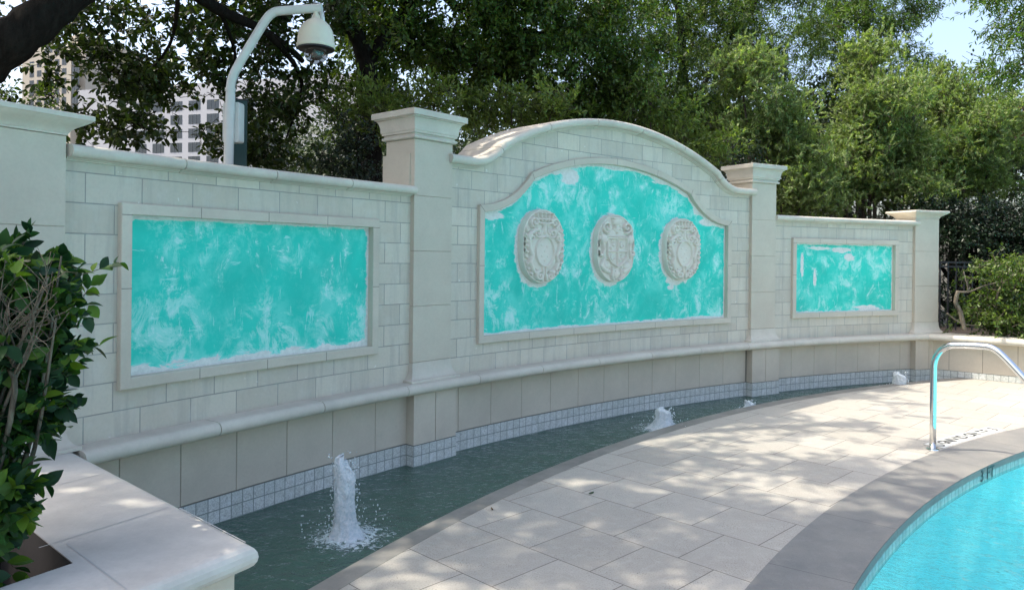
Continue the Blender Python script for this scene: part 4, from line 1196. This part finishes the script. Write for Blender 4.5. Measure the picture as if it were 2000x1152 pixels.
def twig_mesh(name, A_, B_, r, mat, parent):
    n = len(A_); d = unit(B_-A_); s = unit(np.cross(d, np.array([.3, .2, 1.0]))); t = np.cross(d, s); V = []
    for k in range(3):
        a = 2*math.pi*k/3; V.append(A_+(s*math.cos(a)+t*math.sin(a))*r)
    V.append(B_); V = np.stack(V, 1).reshape(-1, 3); i = np.arange(n)[:, None]*4
    Fq = np.concatenate([i+np.array([[0, 1, 3]]), i+np.array([[1, 2, 3]]), i+np.array([[2, 0, 3]])], 0)
    return obj(name, V, Fq, mat, parent)
def tree(name, label, cat, base, limbs, lobes, leafmat, barkmat, per=9, tw=.28, L=.075, W=.036, seed=1, kind=6, group=None, twr=.004, **kw):
    rng = np.random.RandomState(seed); root = empty(name, base, label, cat, group)
    mb = MB(); r2 = random.Random(seed)
    for pts, r_a, r_b in limbs:
        path = bez(pts, 6); n = len(path)
        path = [p+Vector((mn.noise(p*1.7+Vector((seed, 0, 0))), mn.noise(p*1.7+Vector((0, seed, 0))), 0))*min(.08, r_a*.5) for p in path]
        mb.tube(path, [lerp(r_a, r_b, i/(n-1))*(1+.08*math.sin(i*2.3)) for i in range(n)], 10)
    tr = mb.obj('trunk', barkmat, root, smooth=True) if limbs else None
    (P, Dr, Nn, Ls, Ws), (ta, tb) = crown(lobes, per, tw, L, W, rng, **kw)
    cr_ = leaf_mesh('crown', P, Dr, Nn, Ls, Ws, leafmat, root, kind)
    if twr: twig_mesh('twigs', ta, tb, twr, barkmat, root)
    return root
def lb(x, y, D, rx, ry, rz, n): c = at(x, y, D); return ((c.x, c.y, c.z), (rx, ry, rz), n)
def limbs_to(start, lobes, r_, mid=.5, rise=.3, rb=.012):
    out = []
    for c, rr, n in lobes:
        s = Vector(start); e = Vector(c); m = s.lerp(e, mid)+Vector((0, 0, rise)); out.append(([s, m, e], r_, rb))
    return out
# live oak reaching over the pool from the left
vis = [lb(30, 60, 6.8, .9, .9, .45, 40), lb(215, 110, 7.4, .6, .7, .45, 90), lb(330, 60, 7.4, .8, .9, .5, 150), lb(110, 150, 7.2, .25, .3, .16, 22), lb(80, 230, 7.4, .3, .3, .12, 24), lb(110, 20, 7.5, .8, .8, .4, 90), lb(250, 215, 7.0, .45, .5, .28, 70), lb(190, 250, 7.3, .30, .4, .18, 45),
       lb(380, 160, 7.6, .7, .8, .45, 120), lb(480, 90, 8.0, .8, .9, .5, 130), lb(560, 190, 8.2, .65, .8, .5, 140), lb(610, 100, 8.6, .8, .9, .6, 150), lb(430, 275, 8.0, .28, .4, .18, 50), lb(560, 290, 8.3, .6, .6, .30, 110),
       lb(500, -20, 7.6, 1.1, 1.1, .5, 170), lb(250, -60, 7.0, 1.2, 1.2, .5, 160), lb(640, 0, 8.4, .9, 1.0, .5, 150)]
over = [((-4.6, 3.0, 5.6), (1.7, 1.5, .8), 330), ((-3.4, 5.2, 5.6), (1.6, 1.5, .8), 360), ((-2.2, 7.0, 6.0), (1.5, 1.4, .8), 300), ((-5.2, 5.6, 5.9), (1.5, 1.6, .9), 280),
        ((-1.9, 3.6, 5.6), (1.2, 1.4, .6), 190), ((-.8, 5.2, 5.9), (1.1, 1.3, .6), 150), ((-4.0, 1.2, 5.6), (1.5, 1.4, .8), 260), ((-2.6, 1.6, 6.0), (1.1, 1.3, .6), 150), ((-.6, 7.6, 6.2), (1.1, 1.1, .6), 100), ((-3.2, 8.8, 6.2), (1.5, 1.3, .8), 240)]
J = Vector((-4.2, 4.7, 2.35)); base = (-5.7, 4.3, -.05)
limbs = [([base, (-5.4, 4.35, .9), (-4.9, 4.5, 1.7), J], .30, .21), ([J, at(-90, 165, 4.95), at(30, 78, 5.0), at(140, 0, 5.2), at(270, -100, 5.6), at(360, -190, 6.2), (.2, 7.2, 5.6)], .19, .05),
         ([J, (-4.6, 4.0, 3.6), (-4.5, 3.0, 5.0)], .16, .05), ([(-4.7, 4.5, 1.9), (-5.3, 5.2, 3.8), (-5.3, 5.8, 5.6)], .16, .05),
         ([at(270, -100, 5.6), at(350, -40, 6.2), at(430, 20, 6.9), at(520, 62, 7.6), at(590, 120, 8.2)], .075, .03), ([at(200, -20, 5.4), (-2.2, 6.4, 4.6), (-2.1, 7.0, 5.8)], .08, .03),
         ([at(350, -40, 6.2), at(330, 90, 7.0), at(240, 190, 7.2)], .022, .006), ([at(430, 20, 6.9), at(460, 120, 7.7), at(440, 240, 8.0)], .024, .006), ([at(520, 62, 7.6), at(590, 160, 8.3), at(560, 270, 8.3)], .035, .008),
         ([(-4.5, 3.0, 5.0), (-4.1, 2.2, 5.4), (-3.8, 1.2, 5.7)], .05, .02), ([(-4.5, 3.0, 5.0), (-3.4, 3.2, 5.3), (-1.9, 3.6, 5.6)], .05, .02)]
vis = [(c, r_, int(n*(.42 if c[0] < -1.7 else .62))) for c, r_, n in vis]
over = [(c, r_, int(n*k)) for (c, r_, n), k in zip(over, (1.5, 1.35, 1.0, .8, 2.0, 1.1, 1.3, 1.6, .7, .9))]
over += [((-6.2, 9.0, 7.6), (2.2, 1.8, 1.2), 420), ((-4.2, 11.6, 8.0), (2.2, 1.8, 1.2), 420), ((-8.2, 13.0, 8.0), (2.4, 2.0, 1.6), 380), ((-7.5, 5.5, 7.2), (1.8, 1.8, 1.2), 300), ((-7.4, 7.6, 4.2), (2.0, 1.7, 1.6), 420), ((-9.3, 11, 4.6), (2.0, 1.8, 2.0), 380), ((-6.6, 5.4, 3.6), (1.0, 1.0, .9), 160), ((-2.9, 4.2, 6.3), (1.4, 1.0, .4), 260), ((-.6, 4.2, 6.3), (1.0, .9, .5), 200), ((-1.4, 3.7, 6.0), (.8, .8, .4), 140), ((-.5, 3.1, 6.2), (.7, .7, .4), 110), ((.7, 3.4, 6.5), (1.1, 1.0, .5), 60), ((-.9, 3.6, 6.4), (.9, .8, .4), 150), ((.9, 5.4, 6.5), (.8, .7, .4), 30), ((-3.1, 5.8, 6.3), (.7, .6, .4), 200), ((-.1, 9.3, 6.9), (.9, .8, .5), 220), ((-3.4, 6.1, 5.2), (.6, .5, .3), 120), ((-3.9, 6.6, 6.6), (1.2, 1.0, .6), 220), ((-2.7, 8.3, 6.9), (1.3, 1.1, .6), 260), ((-1.3, 9.6, 7.1), (1.3, 1.1, .6), 260)]
tree('live_oak', 'big dark oak whose thick limb and leafy crown hang over the left wall and pole', 'tree', base, limbs, vis+over, M_OAK, M_BARK, per=11, tw=.24, L=.080, W=.042, seed=3, shell=.5, dens=1.9, clump=14, cr_=.17)

# broadleaf tree behind the middle of the wall
lobes = [lb(760, 60, 9.6, .9, 1.0, .6, 190), lb(880, 120, 10.2, 1.0, 1.0, .7, 240), lb(980, 40, 10, 1.0, 1.1, .6, 240), lb(1060, 130, 10.6, 1.0, 1.1, .8, 300), lb(840, -60, 9.6, 1.4, 1.3, .6, 300), lb(1160, 50, 10.8, 1.0, 1.1, .7, 260),
         lb(1200, 180, 11, .9, 1.0, .6, 220), lb(1080, -70, 10.4, 1.4, 1.3, .7, 300), lb(720, 190, 9.4, .6, .7, .45, 90), lb(1120, 230, 10.9, .9, .8, .35, 150)]
tb_ = at(730, 420, 9.0); b0 = (tb_.x, tb_.y, -.05); t1 = at(713, 130, 9.0); t2 = at(640, -20, 8.8)
limbs = [([b0, at(722, 300, 9.0), t1, at(690, 60, 8.95), t2, at(560, -140, 8.6)], .14, .06), ([t1, at(760, 60, 9.2), at(840, -20, 9.6), at(900, 20, 9.8), at(1010, 55, 10.2), at(1080, 70, 10.6)], .09, .025), ([at(760, 60, 9.2), at(850, 100, 9.8), at(980, 150, 10.4)], .05, .015)]
tree('broadleaf_tree', 'dark green broadleaf tree with a bare curved trunk behind the left tall pillar', 'tree', b0, limbs, lobes, M_OAK2, M_BARK, per=11, tw=.26, L=.080, W=.034, seed=5, shell=.5, dens=2.6, clump=20, cr_=.18)

# narrow-leaved tree behind the arch
lobes = [lb(1290, 90, 14, 1.3, 1.2, 1.0, 330), lb(1390, 30, 15.4, 1.4, 1.2, 1.1, 360), lb(1330, 220, 14.6, 1.1, 1.0, .8, 260), lb(1470, 120, 16, 1.2, 1.0, 1.0, 300), lb(1240, -60, 13.6, 1.7, 1.4, .9, 330), lb(1500, -40, 16, 2.0, 1.4, 1.1, 360), lb(1400, 260, 15, .7, .8, .45, 140)]
tb_ = at(1330, 420, 15); b0 = (tb_.x, tb_.y, -.05)
limbs = [([b0, at(1335, 250, 15), at(1330, 60, 14.8), at(1300, -80, 14.6)], .13, .05), ([at(1335, 250, 15), at(1400, 120, 15.3), at(1480, 0, 15.8)], .06, .02)]
tree('narrow_leaf_tree', 'tall green narrow-leaved tree behind the arch, right of the broadleaf tree', 'tree', b0, limbs, lobes, M_OAK2, M_BARK, per=11, tw=.30, L=.095, W=.024, seed=8, droop=.4, shell=.5, dens=2.6)

# willow oak with sprays against the sky
lobes = [lb(1600, 50, 18, 1.3, 1.3, 1.0, 340), lb(1720, 50, 18, 1.1, 1.2, .9, 300), lb(1640, 160, 18.4, 1.0, 1.1, .7, 230), lb(1690, -60, 18, 2.1, 1.5, .9, 380), lb(1790, 30, 17.8, .55, .7, .45, 60), lb(1800, 150, 18, .65, .7, .5, 60)]
tb_ = at(1680, 460, 18.5); b0 = (tb_.x, tb_.y, -.05)
tree('willow_oak', 'bright green willow-leaved tree rising above the pale shrubs, open sky at its right', 'tree', b0, [([b0, at(1690, 200, 18.5), at(1690, 0, 18.3), at(1680, -120, 18)], .14, .04)]+limbs_to(at(1690, 200, 18.3), lobes[:3], .05), lobes, M_WILLOW, M_BARK2, per=11, tw=.34, L=.105, W=.022, seed=9, droop=.45, shell=.5, dens=2.0, nz=.5)
lobes = [lb(2030, 40, 11, .75, .7, .55, 200), lb(1990, 130, 11, .35, .5, .3, 60), lb(2100, 120, 11, .8, .7, .6, 170), lb(1900, -15, 11, .45, .4, .18, 36), lb(2050, -80, 11, 1.2, 1.0, .5, 200)]
b0 = (10.2, 11.8, -.05)
tree('willow_oak', 'willow-leaved tree whose sprays hang in at the top right corner', 'tree', b0, [([b0, (10.0, 11.6, 2.5), (9.2, 11.2, 4.6), (8.2, 11.0, 5.8)], .15, .04)]+limbs_to((9.2, 11.2, 4.6), lobes[:4], .04), lobes, M_WILLOW, M_BARK2, per=10, tw=.34, L=.10, W=.022, seed=10, droop=.5, shell=.6, dens=1.6)
# loose sprays between them
# pale myrtles behind the right wing
MY = [('tallest pale olive-green shrub with pointed sprays behind the right wing of the wall', 21, 1700, 13.6, [(1700, 120, .40, .42, 120), (1720, 200, .75, .55, 300), (1680, 290, .8, .65, 340), (1750, 310, .7, .6, 280), (1640, 370, .75, .5, 260), (1770, 380, .6, .4, 180)]),
      ('pale olive-green shrub directly behind the pillar right of the arch', 22, 1490, 13.2, [(1450, 150, .50, .5, 190), (1500, 230, .65, .6, 280), (1440, 280, .45, .5, 190), (1550, 310, .6, .6, 260), (1570, 390, .6, .4, 190)]),
      ('broad pale shrub under the open patch of sky, left of the reddish tree', 23, 1870, 14.2, [(1830, 190, .6, .5, 220), (1890, 250, .65, .6, 280), (1850, 330, .85, .7, 340), (1930, 350, .75, .6, 300), (1950, 260, .5, .5, 170)])]
for label, sd, X, D, ls in MY:
    p = at(X, 460, D); b0 = (p.x, p.y, -.05)
    lobes = [lb(x, y, D+.3*math.sin(x), rx*1.0, 1.0, rz, n) for x, y, rx, rz, n in ls]
    tree('myrtle_shrub', label, 'shrub', b0, limbs_to((p.x, p.y, .2), lobes, .05, rb=.012), lobes, M_MYRTLE, M_BARK2, per=18, tw=.16, L=.066, W=.021, seed=sd, kind=4, group='pale shrubs behind the right wing', droop=-.45, tight=1.3, spread=.75, shell=.5, dens=4.2, clump=24, cr_=.17, nz=.25)
# pale shrubs poking above the wall in the middle
for label, sd, X, D, ls in (('light green young shrub showing above the cap of the left tall pillar', 31, 780, 8.6, [(760, 205, .40, .18, 60), (690, 235, .32, .25, 60), (850, 200, .28, .16, 36)]),
                            ('light green young shrub with upright tips behind the left end of the arch', 32, 1000, 9.2, [(930, 230, .30, .30, 60), (1000, 215, .30, .25, 55), (1080, 205, .35, .18, 60)]),
                            ('light green young shrub behind the right slope of the arch', 33, 1280, 10.5, [(1270, 190, .40, .22, 60), (1330, 250, .45, .25, 75), (1390, 290, .3, .2, 45)])):
    p = at(X, 420, D); lobes = [lb(x, y, D, rx, .5, rz, n) for x, y, rx, rz, n in ls]
    tree('young_shrub', label, 'shrub', (p.x, p.y, -.05), limbs_to((p.x, p.y, .1), lobes, .03, rb=.008), lobes, M_PALE, M_BARK2, per=12, tw=.22, L=.065, W=.024, seed=sd, kind=6, group='young shrubs behind the wall', droop=-.3, tight=1.0, spread=.8, dens=2.2, clump=10, cr_=.10)
# dark small-leaved hedge plants
for label, sd, X, D, ls in (('dark small-leaved bush between the green post and the left tall pillar', 41, 700, 7.4, [(700, 260, .25, .25, 110), (690, 330, .3, .25, 120), (650, 330, .2, .2, 60)]),
                            ('low dark bush peeping over the wall between arch and right tall pillar', 42, 1440, 12.0, [(1430, 300, .45, .3, 120), (1390, 330, .5, .3, 120)]),
                            ('fine green bush behind the near left pillar cap', 43, 20, 6.4, [(20, 190, .3, .2, 90), (-30, 230, .35, .3, 100)])):
    p = at(X, 420, D); lobes = [lb(x, y, D, rx, .5, rz, n) for x, y, rx, rz, n in ls]
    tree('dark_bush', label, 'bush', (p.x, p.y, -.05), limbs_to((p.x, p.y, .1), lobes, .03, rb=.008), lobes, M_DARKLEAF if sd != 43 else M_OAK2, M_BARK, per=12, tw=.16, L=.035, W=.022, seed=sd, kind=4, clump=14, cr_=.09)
# dark evergreen mass right of the wall
lobes = [lb(1880, 440, 12.6, .9, .7, .55, 420), lb(1980, 450, 12.6, .9, .8, .6, 420), lb(1900, 560, 12.9, 1.0, .5, .8, 420), lb(2060, 560, 12.6, 1.0, .8, .9, 360), lb(1760, 450, 14.2, 1.2, .7, .6, 380), lb(1600, 440, 14.6, 1.1, .7, .6, 340)]
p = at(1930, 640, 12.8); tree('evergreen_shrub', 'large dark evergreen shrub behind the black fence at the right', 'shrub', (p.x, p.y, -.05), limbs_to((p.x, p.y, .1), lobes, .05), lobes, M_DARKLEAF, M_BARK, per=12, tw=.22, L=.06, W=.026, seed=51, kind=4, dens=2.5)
lobes = [lb(1960, 540, 9.9, .40, .4, .28, 150), lb(1920, 600, 9.9, .30, .35, .22, 100), lb(2010, 610, 9.8, .45, .4, .3, 150), lb(2040, 520, 9.9, .4, .4, .35, 110), lb(1975, 650, 9.9, .35, .3, .12, 60)]
p = at(1950, 655, 9.9); b0 = (p.x, p.y, .45)
st = [([b0, at(1945, 600, 9.8), at(1955, 560, 9.8), at(1985, 530, 9.8)], .02, .008), ([at(1885, 645, 9.8), at(1878, 610, 9.8), at(1868, 590, 9.8), at(1872, 568, 9.8)], .030, .024), ([at(1872, 570, 9.8), at(1895, 569, 9.8), at(1930, 556, 9.8), at(1990, 545, 9.9)], .014, .006), ([at(1892, 568, 9.8), at(1882, 530, 9.8)], .009, .005), ([at(1890, 568, 9.8), at(1890, 545, 9.8)], .008, .005), ([at(1850, 612, 9.8), at(1880, 632, 9.8), at(1920, 636, 9.8)], .010, .006)]
tree('pruned_shrub', 'sunlit shrub with bare pruned stems growing in the bench planter', 'shrub', b0, st, lobes, M_OAK2, M_TWIG, per=10, tw=.15, L=.055, W=.025, seed=52, kind=6, dens=1.6, clump=10, cr_=.09)
lobes = [lb(2020, 235, 17, .5, .6, .5, 110)]
p = at(2030, 480, 17); tree('red_leaf_tree', 'small reddish-brown leaved tree at the right edge of the view', 'tree', (p.x, p.y, -.05), limbs_to((p.x, p.y, 0), lobes, .07), lobes, M_RED, M_BARK, per=12, tw=.25, L=.07, W=.03, seed=53, kind=4)
# far wood that closes the view low down
rng = np.random.RandomState(77)
lobes = []
for i in range(34):
    x = 560+i*62; lobes.append(lb(x, 330+30*math.sin(i*1.7)-60*(i > 8), 21+2*math.sin(i*2.1), 1.5, 1.2, 1.5, 250))
(P, Dr, Nn, Ls, Ws), (ta, tb) = crown(lobes, 8, .4, .13, .07, rng, shell=.6, dens=2.5, clump=0)
o = leaf_mesh('far_wood', P, Dr, Nn, Ls, Ws, M_FAR, None, 4); o['kind'] = 'stuff'

# ---- citrus-leaved shrub in the near planter
def near_shrub():
    b0 = Vector((-1.78, 2.40, .22)); rng = np.random.RandomState(91)
    root = empty('planter_shrub', b0, 'glossy big-leaved shrub with bare grey twigs growing in the near left planter', 'shrub')
    L_ = [(c_-np.array([.12, 0, 0]), r_, n_) for c_, r_, n_ in (lb(60, 548, 2.5, .24, .30, .11, 46), lb(60, 985, 2.22, .09, .12, .05, 26), lb(10, 1080, 2.2, .08, .14, .05, 16), lb(110, 580, 2.45, .14, .28, .12, 40), lb(10, 600, 2.45, .22, .30, .18, 50), lb(90, 680, 2.4, .13, .26, .10, 44), lb(60, 760, 2.38, .15, .26, .12, 50), lb(-40, 700, 2.4, .22, .3, .26, 60),
          lb(85, 820, 2.36, .10, .20, .07, 24), lb(0, 850, 2.3, .16, .25, .12, 34), lb(30, 950, 2.25, .07, .12, .05, 14), lb(10, 1000, 2.2, .10, .16, .06, 24), lb(-60, 560, 2.5, .2, .3, .2, 40))]
    (P, Dr, Nn, Ls, Ws), (ta, tb) = crown(L_, 6, .08, .056, .036, rng, droop=.05, shell=.45, tight=.8, clump=0, dens=3.0)
    leaf_mesh('leaves', P, Dr, Nn, Ls, Ws, M_CITRUS, root, 18)
    twig_mesh('twigs', ta, tb, .0022, M_TWIG, root)
    mb = MB(); r2 = random.Random(4)
    tips = [at(40, 500, 2.4), at(95, 540, 2.3), at(120, 500, 2.4), at(20, 560, 2.3), at(70, 640, 2.25), at(110, 620, 2.3), at(0, 650, 2.3), at(60, 720, 2.3), at(20, 800, 2.3)]
    for q in tips:
        m = b0.lerp(q, .5)+Vector((r2.uniform(-.06, .06), r2.uniform(-.05, .05), r2.uniform(-.03, .03))); mb.tube(bez([b0, m, q], 5), [lerp(.013, .0025, i/10) for i in range(11)], 6)
    # bare grey twigs in front
    hub = at(20, 720, 2.25)
    for k0 in range(15):
        x0, y0 = r2.uniform(-10, 50), r2.uniform(620, 740); x, y = r2.uniform(0, 150), r2.uniform(490, 640)
        o_ = at(x0, y0, 2.22); q = at(x, y, 2.13+r2.uniform(-.03, .12)); m = o_.lerp(q, .5)+Vector((r2.uniform(-.05, .05), r2.uniform(-.02, .02), r2.uniform(-.05, .04)))
        mb.tube([hub, hub.lerp(o_, .5)+Vector((0, .02, .01)), o_], [.004, .0035, .003], 5)
        path = bez([o_, m, q], 6); mb.tube(path, [lerp(.0028, .0008, i/12) for i in range(13)], 5)
        for k in range(4):
            i = r2.randint(2, 11); s_ = path[i]; e = s_+Vector((r2.uniform(-.07, .07), r2.uniform(-.03, .03), r2.uniform(-.05, .07))); e2 = e+Vector((r2.uniform(-.04, .04), 0, r2.uniform(-.03, .04))); mb.tube([s_, e, e2], [.0014, .0010, .0006], 4)
    mb.tube(bez([b0, at(20, 820, 2.25), hub], 4), [.008]*9, 6)
    mb.obj('stems', M_TWIG, root, smooth=True)
near_shrub()

# ------------------------------------------------------------------ far buildings
M_WIN = NT('dark_window_glass').set((.025, .035, .045), .12, spec=.6)
M_WINL = NT('dark_window_frame').set((.09, .10, .11), .5)
M_CREAMW = painted('cream_cladding', (.52, .46, .37), .8); M_WHITEW = painted('white_concrete', (.52, .52, .53), .8); M_GREYW = painted('grey_cladding', (.40, .40, .40), .8)
def building(name, label, o3, yaw, vol, wins, mat, extra=()):
    """local frame: x right along the facade, y away, z up from the ground; windows as (x, z, w, h)"""
    root = empty(name, o3, label, 'building', None, yaw)
    mb = MB(); x0, x1, dep, h = vol; frustum_rings([(x0, x1, 0, dep, -1), (x0, x1, 0, dep, h)], mb)
    for (a, b, c, d, z0, z1) in extra: frustum_rings([(a, b, c, d, z0), (a, b, c, d, z1)], mb)
    obj('walls', mb.V, mb.F, mat, root, local=True)
    shapes = {}
    for x, z, w_, h_ in wins:
        k = (round(w_, 2), round(h_, 2))
        if k not in shapes:
            mb = MB(); frustum_rings([(0, w_, -.04, .1, 0), (0, w_, -.04, .1, h_)], mb)
            for m_ in (.33, .66): mb.V and frustum_rings([(w_*m_-.06, w_*m_+.06, -.10, -.03, 0), (w_*m_-.06, w_*m_+.06, -.10, -.03, h_)], mb)
            mi = [0]*6+[1]*12
            ob = obj('window', mb.V, mb.F, None, root, local=True, mats=[M_WIN, M_WINL], mi=mi); shapes[k] = ob
        else:
            ob = shapes[k].copy(); COL.objects.link(ob); ob.parent = root
        ob.location = (x, 0, z)
    return root
# cream tower, 260 m away
D = 260; s = D/F; o = at(40, 503, D); zof = lambda y: (503-y)*s+CZ
wins = []
for r_ in range(7):
    z = zof(147+r_*18.3)
    for x in (19, 38, 83, 101): wins.append((x*s, z, 11.5*s, 12*s))
    wins.append((57*s, z, 20*s, 12.5*s)); wins.append((127*s, z-2*s, 17*s, 15*s))
wins += [(83*s, zof(127), 11.5*s, 20*s), (101*s, zof(129), 11.5*s, 20*s), (57*s, zof(121), 20*s, 18*s)]
building('tower_block', 'tall cream high-rise block with dark square windows glimpsed through the oak at far left', (o.x, o.y, 0), rad(-18), (0, 120*s*1.03, 40, zof(105)), wins, M_CREAMW, ((120*s, 147*s, 2, 30, -1, zof(110)), (88*s, 118*s, 5, 30, -1, zof(82))))
D = 200; s = D/F; o = at(150, 503, D); zof = lambda y: (503-y)*s+CZ
wins = []
for r_ in range(5):
    for c in range(9):
        wins.append(((136+c*40)*s, zof(238+r_*25.8), 26*s, 17.5*s))
building('office_block', 'long white office block with rows of wide dark windows above the left wall', (o.x, o.y, 0), rad(-16), (0, 620*s, 40, zof(188)), wins, M_WHITEW)
